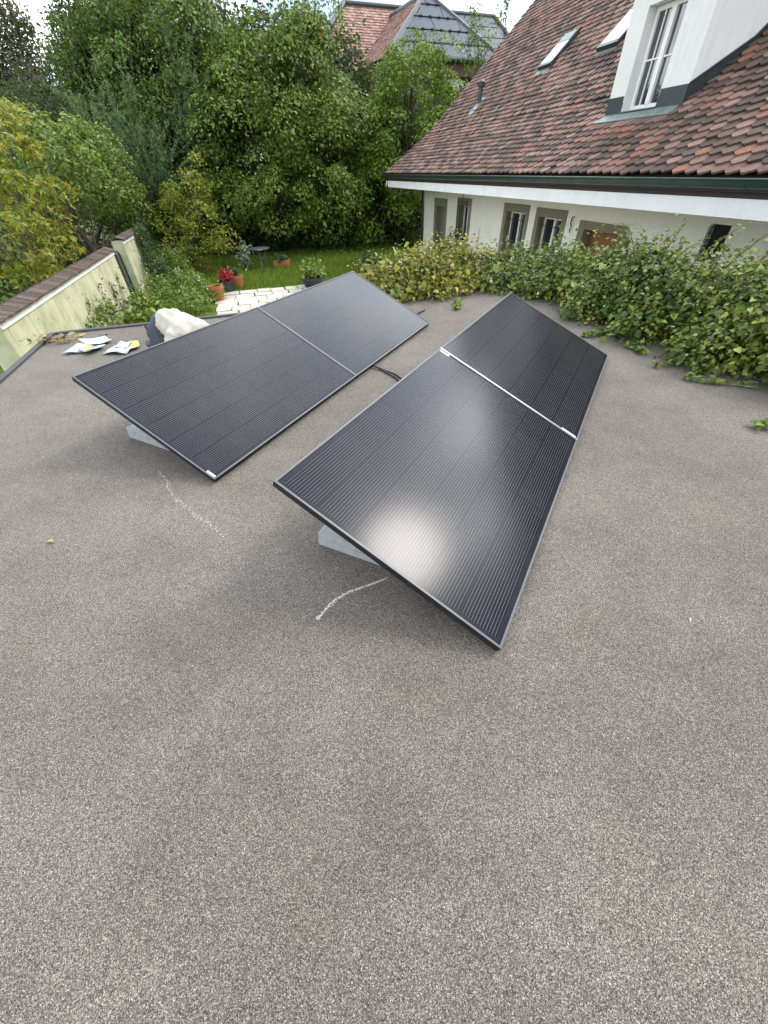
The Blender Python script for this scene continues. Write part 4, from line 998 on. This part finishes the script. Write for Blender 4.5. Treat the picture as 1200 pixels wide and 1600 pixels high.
def potplant(parent_lab, cat, c, rad, hgt, m, seed, n, size, shape=KITE, width=.6, name='potted_plant', stems=8, tilt=.35):
    rng = np.random.default_rng(seed); r = thing(name, parent_lab, cat, c); mb = MB()
    PP = []; NN = []
    for i in range(stems):
        d = rng.normal(0, 1, 3); d[2] = 0; d = d / np.linalg.norm(d); e = Vector(c) + Vector(d) * rad * rng.uniform(.1, 1) * .9 + Vector((0, 0, hgt * rng.uniform(.6, 1)))
        limb(mb, rng, c, e, .010, .004, .05, 5, 4)
        k = int(n / stems); PP.append(np.array(Vector(c).lerp(e, .0))[None] * 0 + np.array([Vector(c).lerp(e, float(t)) for t in rng.uniform(.35, 1.05, k)]) + rng.normal(0, rad * .22, (k, 3))); NN.append(np.tile([0, 0, .8], (k, 1)) + d * .3)
    P = np.concatenate(PP); Nn = np.concatenate(NN); P[:, 2] = np.maximum(P[:, 2], G + .03)
    V, Fa = leaf_arrays(rng, P, Nn, size, shape, width, tilt + .3); np_mesh('leaves', V, Fa, M[m], r); mb.build('stems', M['green_stem'], r); return r
potplant('mass of bright red flowers filling the black pot', 'flowers', c2 + Vector((0, 0, .30)), .30, .32, 'l_red', 1, 800, .06, name='red_flowers')
potplant('green leafy plant in the rear terracotta pot', 'plant', c3 + Vector((0, 0, .33)), .22, .30, 'l_ivy', 2, 160, .11)
# bistro table
tb = at_z(412, 420, G + .01); t_ = thing('bistro_table', 'small round grey metal bistro table at the back of the lawn', 'table', tb)
mb = MB(); mb.lathe([(.40, .72), (.42, .725), (.42, .75), (.40, .755)], tb, 32); mb.build('tabletop', M['alu'], t_)
for k in range(3):
    q = k * 2.094 + .5; dv = Vector((math.cos(q), math.sin(q), 0)); mb = MB(); mb.tube([tb + dv * .28 + Vector((0, 0, .72)), tb + dv * .1 + Vector((0, 0, .42)), tb + dv * .16 + Vector((0, 0, .18)), tb + dv * .3], .016, 8); mb.build('leg', M['zinc_green'], t_, smooth=True)
mb = MB(); mb.lathe([(.13, .40), (.145, .40), (.145, .43), (.13, .43)], tb, 20); mb.build('ring', M['zinc_green'], t_)
potplant('white-leaved small shrub beside the bistro table', 'shrub', at_z(385, 423, G + .02), .42, .95, 'l_white_leaf', 3, 300, .12, name='variegated_shrub', stems=10)
tr = at_z(441, 417, G + .01); t_ = thing('planter_trough', 'terracotta trough on the lawn right of the bistro table', 'planter', tr)
mb = MB(); mb.box(tr.x - .34, tr.x + .34, tr.y - .13, tr.y + .13, tr.z, tr.z + .26); mb.build('vessel', M['terracotta'], t_, bevel=.02); mb = MB(); mb.box(tr.x - .30, tr.x + .30, tr.y - .1, tr.y + .1, tr.z + .262, tr.z + .275); mb.build('soil', M['soil'], t_)
potplant('dull green plant growing in the terracotta trough', 'plant', tr + Vector((0, 0, .24)), .35, .22, 'l_ivy', 4, 150, .10)
for lab, lab2, px, w_, sd_, mm in (('dark bowl planter at the terrace edge behind the left row', 'leafy mixed plant spilling from the dark bowl planter', (490, 447), .42, 5, 'l_bed'), ('low dark planter right behind the far corner of the left row', 'dark low plant in the planter behind the far panel corner', (578, 432), .40, 6, 'l_ivy')):
    pr, pc = pot(lab, px, w_, .3, 'black_pot', group='dark planters at the terrace edge', name='planter')
    potplant(lab2, 'plant', pc + Vector((0, 0, .26)), .55, .40, mm, sd_, 420, .12, stems=14)
rng = np.random.default_rng(77); fc = at_z(600, 432, G + .02); fern = thing('fern', 'yellow-green fern beside the planter near the yellow shrub', 'fern', fc)
VV = []
mb = MB()
for i in range(14):
    d = np.array([rng.normal(), rng.normal() * .5, 0]); d = d / np.linalg.norm(d); pts = [np.array(fc) + d * .6 * t + np.array([0, 0, 1.0 * t - .45 * t * t]) for t in np.linspace(0, 1, 22)]
    mb.tube([Vector(p) for p in pts], .007, 5); PP = np.repeat(np.array(pts), 2, 0); sgn = np.tile([[1.], [-1.]], (22, 1)); side = np.cross(d, [0, 0, 1.]); al = sgn * side * 1.6 + d * .6
    VV.append(leaf_arrays(rng, PP, np.tile([0, 0, 1.], (44, 1)), .16, KITE, .35, .15, al, .2))
V, Fa = join(VV); np_mesh('fronds', V, Fa, M['l_hornbeam'], fern); mb.build('stems', M['green_stem'], fern)

# grass blades over the visible lawn
rng = np.random.default_rng(21); n = 60000
ss = rng.uniform(15.6, 24.5, n); nn_ = rng.uniform(-3.6, 7.4, n); keep = ~((ss < 16.15) & (nn_ > -1.4))
ss = ss[keep]; nn_ = nn_[keep]
P = np.outer(ss, np.array(D)) + np.outer(nn_, np.array(N)); P[:, 2] = G
V, Fa = leaf_arrays(rng, P, rng.normal(0, 1, (len(P), 3)) * np.array([1, 1, .1]), .11, KITE, .16, .1, np.tile([0, 0, 1.2], (len(P), 1)), .3)
put(np_mesh('grass', V, Fa, M['l_grass']), 'stuff', 'short green lawn grass beyond the terrace', 'grass')

# planted bed along the wall
beds = [('tall flowering bed plant with small white flowers at the gate pillar', 17.4, -3.35, .50, 1.2), ('bushy green bed plant with white flowers below the golden shrub', 18.6, -2.9, .62, 1.2), ('pale green bed plant just above the crouching person', 13.6, -3.15, .42, .75),
        ('dense flowering bed plant between the wall and the terracotta pots', 15.8, -2.4, .62, .8), ('bright green clump at the lawn side of the bed, left of the pots', 17.3, -2.35, .42, .6), ('low spreading bed plant at the near corner of the paving', 14.0, -2.0, .55, .5), ('fine-leaved bed plant beside the paving, below the pots', 15.2, -1.55, .36, .45),
        ('yellow-green leafy plant at the foot of the iron gate', 12.9, -3.35, .45, .6), ('low bed plant in front of the gate pillar', 15.0, -3.2, .5, .85)]
for i, (lab, s_, n_, r_, h_) in enumerate(beds):
    rng = np.random.default_rng(100 + i); c = H(s_, n_, G); root = thing('bed_plant', lab, 'plant', c, 'flowering plants in the bed along the wall'); mb = MB()
    P, Nn = crown_pts(rng, [((c.x, c.y, G + h_ * .5), (r_, r_, h_ * .55)), ((c.x + .2, c.y - .15, G + h_ * .35), (r_ * .8, r_ * .8, h_ * .4))], 16, 20, .11, .2, G + .02)
    V, Fa = leaf_arrays(rng, P, Nn, .075 if i not in (2, 7) else .12, KITE, .55, .7); np_mesh('leaves', V, Fa, M['l_bed' if i != 0 else 'l_ivy'], root)
    nf = 9 + 3 * (i % 3); P2 = P[rng.choice(len(P), nf)] + np.array([0, 0, .07]); P2[:, 2] += rng.random(nf) * .08
    V, Fa = leaf_arrays(rng, np.repeat(P2, 4, 0) + rng.normal(0, .015, (4 * nf, 3)), np.tile([0, 0, 1.], (4 * nf, 1)), .04, KITE, .8, .5); np_mesh('flowers', V, Fa, M['l_whitefl'], root)
    for k in range(9): limb(mb, rng, c, Vector(P[rng.integers(len(P))]), .010, .003, .05, 5, 4)
    mb.build('stems', M['green_stem'], root)
# creeping weeds on the wall foot and ivy on the far wall section
def patch(name, label, pts, m, seed, n, size, cat='plant'):
    rng = np.random.default_rng(seed); PP = []; mb = MB()
    root = thing(name, label, cat, pts[0][0])
    for a, b in pts:
        a = Vector(a); b = Vector(b); k = int(n / len(pts)); t = rng.random(k); PP.append(np.array([a.lerp(b, float(q)) for q in t]) + rng.normal(0, .05, (k, 3))); limb(mb, rng, a, b, .008, .003, .04, 5, 5)
    P = np.concatenate(PP); V, Fa = leaf_arrays(rng, P, np.tile(np.array(N) + np.array([0, 0, .3]), (len(P), 1)), size, KITE, .6, .5); np_mesh('leaves', V, Fa, M[m], root); mb.build('stems', M['stem'], root)
patch('wall_weed', 'dark creeping weeds climbing the mossy wall above the roof edge', [(H(s_, WN + .04, -1.3), H(s_ + .35 * (1 if i % 2 else -.6), WN + .04, z_)) for i, (s_, z_) in enumerate([(11.2, -.55), (11.6, -.8), (12.4, -.45), (12.9, -.62), (13.3, -.7), (13.7, -.5), (10.6, -.85)])], 'l_dark', 31, 420, .06)
patch('wall_weed', 'bright green weed at the foot of the mossy wall behind the roof edge', [(H(s_, WN + .1, -1.5), H(s_ + .15, WN + .12, -1.5 + h_)) for s_, h_ in [(10.8, .75), (11.3, .8), (11.7, .7), (12.1, .62), (10.3, .62)]], 'l_bed', 32, 420, .10)
patch('wall_weed', 'small weed at the left frame edge where wall and roof meet', [(H(s_, WN + .12, -1.6), H(s_, WN + .15, -1.6 + h_)) for s_, h_ in [(7.9, .95), (8.2, .9), (8.5, .7)]], 'l_bed', 33, 150, .09)
patch('ivy', 'ivy cascading down the end of the far wall section', [(H(s_, WN + .12, -.02 + .1 * (i % 3)), H(s_ + .1, WN + .35, -1.3)) for i, s_ in enumerate(np.linspace(17.9, 19.6, 16))], 'l_ivy', 34, 2600, .10)

# ================================================================== TREES
def mid(*px): return [b for b in px]
base = lambda x, Y: Vector((at_y(x, 420, Y).x, Y, G))
tree('hazel_tree', 'big leafy hazel-like tree filling the middle behind the lawn', 'tree', base(445, 24.5),
     pxblobs([(455, 170, 24, 105, 95), (390, 240, 23.5, 85, 95), (500, 260, 23.5, 80, 90), (425, 142, 24.5, 80, 55), (490, 112, 24.5, 38, 55), (488, 30, 24.8, 24, 50), (440, 300, 22.8, 90, 50), (345, 300, 23.3, 50, 55), (512, 195, 24.4, 34, 50), (375, 160, 24.5, 60, 60)]), M['l_hazel'], 1, bough=(.9, 215, .62), size=.13, jitter=.5)
tree('hornbeam_tree', 'fresh green hornbeam tree between the hazel and the tiled house', 'tree', base(640, 26),
     pxblobs([(652, 152, 26, 62, 56), (625, 230, 25.5, 80, 85), (680, 190, 26.2, 50, 55), (590, 310, 25, 60, 70), (650, 320, 25.5, 40, 70), (645, 100, 26.5, 40, 26), (690, 160, 26.8, 26, 24), (572, 245, 25.5, 38, 78)]), M['l_hornbeam'], 2, bough=(1.1, 190, .50), size=.115, jitter=.5)
tree('mixed_tree', 'dense mixed green tree left of the hazel, behind the golden shrub', 'tree', base(250, 26),
     pxblobs([(250, 120, 26, 90, 90), (200, 90, 27, 70, 70), (310, 120, 25.5, 65, 90), (290, 220, 25, 80, 70), (230, 250, 25.5, 60, 60), (330, 260, 24.5, 50, 70), (180, 50, 27.5, 45, 45), (290, 60, 26, 60, 45), (160, 130, 27, 50, 70)]), M['l_mixed'], 3, bough=(.85, 190, .62), size=.13, jitter=.5)
tree('poplar_tree', 'tall dark tree at upper left beside the strip of sky', 'tree', base(120, 33),
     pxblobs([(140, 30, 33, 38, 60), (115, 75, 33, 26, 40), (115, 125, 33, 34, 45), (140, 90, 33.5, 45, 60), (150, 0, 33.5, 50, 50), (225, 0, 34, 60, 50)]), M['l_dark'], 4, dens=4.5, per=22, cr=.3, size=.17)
tree('airy_tree', 'tall airy bronze-grey tree at the top left corner', 'tree', base(20, 40),
     pxblobs([(5, 80, 40, 50, 75), (30, 115, 40, 38, 50), (-20, 110, 40, 50, 90), (44, 65, 40.5, 20, 34), (12, 30, 40.5, 25, 35), (60, 140, 40, 35, 30)]), M['l_bronze'], 5, dens=2.8, per=26, cr=.42, size=.2)
tree('weeping_tree', 'pale weeping birch-like tree peeking over the mixed trees', 'tree', base(300, 36),
     pxblobs([(300, 10, 36, 50, 45), (335, 25, 36, 28, 35), (270, 0, 36, 40, 40)]), M['l_weeping'], 6, dens=3, per=20, cr=.35, size=.18, squash=1.6)
tree('yew_hedge', 'dark clipped rounded evergreen behind the rhododendron', 'hedge', base(70, 24),
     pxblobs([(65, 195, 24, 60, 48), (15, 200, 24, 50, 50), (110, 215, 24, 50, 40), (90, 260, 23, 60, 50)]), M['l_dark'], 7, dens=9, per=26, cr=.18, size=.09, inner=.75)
# larch-like conifer with feathery sprays
def conifer(label, bx, Y, tops, seed):
    rng = np.random.default_rng(seed); b = base(bx, Y); root = thing('larch_tree', label, 'tree', b); mb = MB(); VV = []
    for (x0, y0, x1, y1, Y1) in tops:
        a = at_y(x0, y0, Y1); e = at_y(x1, y1, Y1 - .3); limb(mb, rng, a, e, .05, .008, .05, 6, 5)
        for q in range(26):
            t = rng.uniform(.05, 1); c = a.lerp(e, t); dv = (e - a).normalized() * rng.uniform(.6, 1.0) + Vector(rng.normal(0, .55, 3)); ln_ = rng.uniform(.5, 1.1) * (1.15 - .5 * t)
            tip = c + dv * ln_ + Vector((0, 0, .12)); mb.tube([c, tip], [.010, .003], 4, False); k = 60; tt = rng.random(k)
            P = np.array(c)[None] + np.array(tip - c)[None] * tt[:, None]
            VV.append(leaf_arrays(rng, P, rng.normal(0, 1, (k, 3)), .12, KITE, .16, .3, np.tile(np.array(dv.normalized()), (k, 1)), .25))
    limb(mb, rng, b, at_y(tops[0][0], tops[0][1], tops[0][4]), .16, .06, .03)
    for (x0, y0, x1, y1, Y1) in tops: limb(mb, rng, b, at_y(x0, y0, Y1), .08, .05, .05)
    V, Fa = join(VV); np_mesh('foliage', V, Fa, M['l_larch'], root); mb.build('trunk', M['bark'], root)
conifer('blue-green feathery larch with upright sprays above the rhododendron', 215, 22.5,
        [(215, 300, 150, 150, 22.5), (220, 300, 120, 170, 22.5), (225, 300, 180, 160, 22.3), (235, 300, 215, 190, 22.3), (240, 310, 250, 215, 22.0), (230, 300, 160, 215, 22), (235, 310, 190, 240, 21.8), (225, 300, 135, 205, 22.2), (240, 300, 265, 250, 21.8), (230, 300, 200, 130, 22.8)], 8)
conifer('second feathery larch standing between the mixed tree and the hazel', 300, 23.6, [(300, 250, 262, 60, 24), (305, 250, 285, 110, 23.6), (300, 260, 310, 140, 23.5), (310, 270, 270, 165, 23.4)], 18)
# rhododendron
def at_s(x, y, n_): return at_n(x, y, n_)
def nb_(lst):
    out = []
    for x, y, n_, rx, rz in lst:
        c = at_n(x, y, n_); m = depth(c) / F_PX; out.append((tuple(c), (rx * m, (rx + rz) * .45 * m, rz * m * 1.1)))
    return out
bR = at_n(150, 380, -5.2); 
tree('rhododendron', 'big domed rhododendron behind the mossy wall', 'shrub', Vector((bR.x, bR.y, G)),
     nb_([(70, 250, -5.6, 70, 50), (130, 270, -5.3, 70, 50), (190, 300, -5.2, 52, 55), (218, 325, -5.1, 26, 36), (150, 300, -5.4, 60, 36), (40, 230, -5.8, 45, 35)]), M['l_rhodo'], 9, bough=(3.6, 62, .32), size=.13, width=.42, trunk=.09, jitter=.5)
bb = at_n(130, 360, -6.4)
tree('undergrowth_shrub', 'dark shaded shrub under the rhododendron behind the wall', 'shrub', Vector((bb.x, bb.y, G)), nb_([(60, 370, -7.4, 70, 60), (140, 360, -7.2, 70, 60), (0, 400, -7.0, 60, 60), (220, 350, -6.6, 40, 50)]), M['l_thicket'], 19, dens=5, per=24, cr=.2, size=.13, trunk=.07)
# golden maple at the left frame edge
bM = at_n(20, 450, -5.0)
tree('maple_tree', 'golden-yellow maple at the left frame edge, leaning over the wall', 'tree', Vector((bM.x, bM.y, G)),
     nb_([(10, 250, -4.9, 50, 40), (30, 300, -4.8, 48, 45), (60, 340, -4.8, 38, 35), (20, 380, -4.7, 50, 40), (70, 390, -4.75, 32, 28), (-30, 320, -4.8, 70, 90), (5, 200, -5.0, 30, 35)]), M['l_maple'], 10, bough=(2.6, 30, .30), size=.125, shape=STAR, width=1.0, trunk=.07, jitter=.55, inner=.55)
# golden shrub by the lawn
bG = at_z(300, 428, G)
tree('golden_shrub', 'yellow-bronze shrub standing between the wall end and the lawn', 'shrub', bG,
     pxblobs([(295, 310, bG.y, 38, 40), (320, 350, bG.y - .3, 38, 35), (275, 340, bG.y, 28, 40), (300, 385, bG.y - .2, 36, 32), (300, 275, bG.y, 16, 20), (345, 375, bG.y - .3, 16, 14)]), M['l_golden'], 11, bough=(2.2, 70, .32), size=.10, trunk=.07, jitter=.6)
# hedge closing the back of the lawn, overhang shade put into its colour
for i, (lab, bl_) in enumerate([('ivy-covered thicket, leaves tinted dark as shade, closing the left back of the lawn, behind the table', [(360, 380, 23.5, 45, 40), (420, 375, 23.6, 50, 40), (470, 380, 23.8, 45, 35)]), ('ivy-covered thicket, leaves tinted dark as shade, at the back of the lawn next to the house corner', [(530, 370, 24.3, 50, 45), (590, 375, 24.8, 50, 40), (645, 370, 25.2, 45, 45), (625, 330, 26, 50, 45)])]):
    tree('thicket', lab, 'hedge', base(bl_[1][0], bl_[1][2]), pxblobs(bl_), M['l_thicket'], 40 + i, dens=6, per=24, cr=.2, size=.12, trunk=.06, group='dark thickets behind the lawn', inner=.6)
for i, (lab, bl_) in enumerate([('broad dark tree in the shade far behind the hazel', [(400, 260, 29, 140, 140), (520, 270, 29, 100, 140), (300, 270, 29, 120, 130), (440, 170, 29, 110, 95), (590, 290, 29, 90, 120), (350, 190, 29, 90, 110)]), ('dark tree behind the larch and yew at left', [(165, 230, 30, 100, 90), (60, 235, 31, 90, 70), (-30, 260, 30, 80, 90), (230, 220, 30, 100, 120), (250, 110, 30, 90, 90)])]):
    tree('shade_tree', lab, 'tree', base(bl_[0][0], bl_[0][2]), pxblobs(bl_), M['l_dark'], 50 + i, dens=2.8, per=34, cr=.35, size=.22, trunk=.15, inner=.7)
# slim young tree before the neighbour's solar roof
tree('young_tree', 'slender young tree in front of the neighbour house beside the big tiled roof', 'tree', base(750, 33),
     pxblobs([(742, 80, 33, 17, 26), (748, 45, 33, 10, 26), (738, 18, 33, 6, 20), (765, 60, 33, 14, 20), (785, 25, 33, 8, 22), (722, 70, 33, 8, 12), (755, 100, 33, 20, 18), (792, 5, 33, 6, 14)]), M['l_mixed'], 60, dens=3.5, per=16, cr=.2, size=.13, trunk=.06, inner=.2)
potplant('climbing rose bush beside the barred window of the house', 'shrub', H(15.4, FN - .25, G), .55, 1.35, 'l_ivy', 61, 700, .11, name='rose_bush', stems=14)

# ================================================================== CREEPER ALONG THE ROOF EDGE
def creeper(name, label, blobs, m, seed, dens, per, cr, size, cat='creeper', shoots=(), fl=0, zmin=-1.6):
    rng = np.random.default_rng(seed); c0 = blobs[0][0]; root = thing(name, label, cat, Vector((c0[0], c0[1], G))); mb = MB()
    P, Nn = crown_pts(rng, blobs, dens, per, cr, .55, None, .8)
    # keep the leaves off the roof deck itself
    sP = P @ np.array(D); nP = P @ np.array(N); ok = (P[:, 2] > .02) | (sP > RS1 + .06) | (nP > RN1 + .06); P = P[ok]; Nn = Nn[ok]
    al = np.tile([0, 0, -.6], (len(P), 1)) + Nn * .6
    arr = [leaf_arrays(rng, P, Nn, size, HEART, .82, .45, al, .3)]
    for (a, b, k) in shoots:
        a = Vector(a); b = Vector(b); pts = [a.lerp(b, t) + Vector((0, 0, .14 * math.sin(t * 2.6) * (b - a).length)) for t in np.linspace(0, 1, 9)]
        mb.tube(pts, [.008 - .0055 * t for t in np.linspace(0, 1, 9)], 6)
        q = np.array([pts[min(8, int(t * 8))].lerp(pts[min(8, int(t * 8) + 1)], (t * 8) % 1) for t in rng.uniform(.15, 1, k)]) + rng.normal(0, .025, (k, 3))
        dv = np.array((b - a).normalized()); arr.append(leaf_arrays(rng, q, np.tile([0, 0, .9], (k, 1)), size * .75, HEART, .8, .5, np.tile(dv * .7 + np.array([0, 0, -.4]), (k, 1)), .3))
    V, Fa = join(arr); np_mesh('leaves', V, Fa, M[m], root)
    for c, r in blobs:
        c = Vector(c)
        for j in range(7):
            a = Vector((c.x + rng.normal(0, .2), c.y + rng.normal(0, .2), max(G, c.z - r[2] * 1.2))); limb(mb, rng, a, c + Vector(rng.normal(0, 1, 3)).normalized() * min(r) * .95, .010, .003, .1, 6, 5)
    mb.build('stems', M['stem'], root, smooth=True)
    if fl:
        P2 = P[rng.choice(len(P), fl)] + Nn[:fl] * .02; P3_ = np.repeat(P2, 3, 0) + rng.normal(0, .008, (fl * 3, 3)); V, Fa = leaf_arrays(rng, P3_, np.tile(-np.array(ray(900, 450).normalized()), (fl * 3, 1)), .028, KITE, .9, .4); np_mesh('flowers', V, Fa, M['l_whitefl'], root)
    return root
creeper('yellowing_creeper', 'yellow-green creeper at the far roof edge between the two panel rows', [(tuple(H(6.25, 1.75, .10)), (.32, .30, .32)), (tuple(H(6.3, 2.25, .18)), (.40, .36, .40)), (tuple(H(6.4, 2.8, .20)), (.44, .38, .40)), (tuple(H(6.45, 3.35, .14)), (.42, .38, .32)), (tuple(H(6.55, 2.0, -.35)), (.5, .5, .5)), (tuple(H(5.95, 1.9, .08)), (.26, .24, .14)), (tuple(H(5.8, 2.4, .08)), (.22, .2, .12)), (tuple(H(5.95, 2.9, .12)), (.25, .22, .14))],
        'l_creeper_yellow', 70, 95, 13, .075, .046, fl=40, shoots=[(H(6.3, 2.1, .3), H(6.4, 2.0, .55), 14), (H(6.3, 1.6, .2), H(6.3, 1.35, .42), 12), (H(6.35, 3.3, .3), H(6.3, 3.3, .72), 16)])
creeper('climbing_creeper', 'dense green creeper at the far right roof corner behind the right panel row', [(tuple(H(6.3, 3.9, .08)), (.5, .46, .34)), (tuple(H(5.7, 4.25, .12)), (.45, .45, .36)), (tuple(H(6.5, 3.4, -.5)), (.6, .6, .6)), (tuple(H(5.9, 4.5, -.5)), (.6, .6, .7)), (tuple(H(5.1, 4.3, .16)), (.48, .46, .38)), (tuple(H(5.35, 3.85, .12)), (.3, .3, .18)), (tuple(H(5.9, 3.55, .1)), (.3, .3, .16))],
        'l_creeper', 71, 95, 13, .08, .046, fl=50, shoots=[(H(5.6, 4.2, .4), H(5.5, 4.1, .72), 22), (H(6.2, 3.7, .3), H(6.2, 3.7, .62), 18), (H(5.0, 4.3, .4), H(4.9, 4.2, .78), 20)])
creeper('climbing_creeper', 'tall green creeper with long arching shoots along the right roof edge', [(tuple(H(4.5, 4.3, .24)), (.5, .45, .42)), (tuple(H(3.9, 4.3, .28)), (.52, .48, .42)), (tuple(H(3.3, 4.35, .28)), (.5, .48, .42)), (tuple(H(2.7, 4.35, .28)), (.5, .48, .42)), (tuple(H(2.1, 4.35, .28)), (.5, .48, .42)), (tuple(H(4.3, 4.5, -.4)), (.7, .5, .6)), (tuple(H(3.2, 4.5, -.4)), (.8, .5, .6)), (tuple(H(2.0, 4.5, -.4)), (.8, .5, .6)), (tuple(H(1.4, 4.3, .2)), (.5, .5, .4)),
        (tuple(H(4.2, 3.85, .14)), (.3, .3, .18)), (tuple(H(3.4, 3.85, .14)), (.3, .26, .18)), (tuple(H(2.6, 3.85, .14)), (.32, .28, .18))],
        'l_creeper', 72, 105, 17, .08, .040, fl=40, shoots=[(H(4.3, 4.2, .45), H(4.2, 4.0, .85), 34), (H(3.9, 4.2, .45), H(3.6, 4.1, .95), 34), (H(3.6, 4.25, .45), H(3.1, 4.15, .92), 40), (H(3.2, 4.2, .5), H(2.75, 4.15, .98), 40), (H(4.6, 4.25, .45), H(4.55, 4.2, .84), 28), (H(3.0, 4.2, .5), H(2.5, 4.1, .98), 34), (H(2.6, 4.2, .5), H(2.3, 4.1, 1.0), 34), (H(4.1, 4.2, .45), H(4.35, 4.1, .86), 26), (H(3.8, 4.2, .45), H(3.3, 4.0, .8), 34), (H(3.3, 4.2, .45), H(3.0, 4.0, .85), 34)])
# runners lying on the roof
def runner(label, px, seed, size=.038, n_=70):
    rng = np.random.default_rng(seed); P = [at_z(x, y, .015) for x, y in px]; root = thing('creeper_runner', label, 'creeper', P[0], 'creeper runners lying on the roof'); mb = MB(); mb.tube(P, [.006] * (len(P) - 1) + [.003], 6); mb.build('stems', M['green_stem'], root)
    q = []
    for i in range(n_):
        t = rng.random() * (len(P) - 1); j = int(t); q.append(np.array(P[j].lerp(P[j + 1], t - j)) + np.array([rng.normal(0, .018), rng.normal(0, .018), .012 + abs(rng.normal(0, .015))]))
    V, Fa = leaf_arrays(rng, np.array(q), np.tile([0, 0, 1.], (n_, 1)), size, HEART, .75, .45, None, .3); np_mesh('leaves', V, Fa, M['l_bed'], root)
runner('long runner on the roof nearest the right frame edge, pointing left', [(1185, 606), (1150, 601), (1115, 598), (1085, 594), (1068, 590)], 80)
runner('runner with a dry leaf above the longest one, left of the white gap', [(1110, 560), (1080, 565), (1050, 568), (1022, 573)], 81)
runner('short tufted runner beside the far right panel corner', [(965, 516), (945, 520), (930, 523), (908, 525)], 82, .04, 90)
runner('runner dropping from the creeper behind the right row', [(975, 540), (1000, 548), (1003, 552)], 83, .04, 60)
runner('small runner tip at the right frame edge below the long one', [(1204, 664), (1190, 666), (1180, 667)], 84, .04, 36)
runner('runner tuft under the white gap in the creeper', [(1140, 575), (1110, 580), (1092, 583)], 85, .04, 50)
runner('low tuft hanging from the yellow creeper onto the far roof', [(716, 470), (716, 478), (714, 484)], 86, .05, 60)
for lab, (x, y) in (('dead brown leaves on the roof under the creeper behind the right row', (918, 505)), ('brown dead leaves at the right roof edge under the creeper', (1150, 585)), ('dry tan leaf hanging below the white gap', (1116, 575))):
    c = at_z(x, y, .02); n_ = 14; P = np.array([[c.x + rng.normal(0, .07), c.y + rng.normal(0, .03), .02 + abs(rng.normal(0, .015))] for _ in range(n_)])
    V, Fa = leaf_arrays(rng, P, np.tile([0, 0, 1.], (n_, 1)), .055, KITE, .6, .5); put(np_mesh('dead_leaf', V, Fa, M['l_dry']), 'stuff', lab, 'leaves')
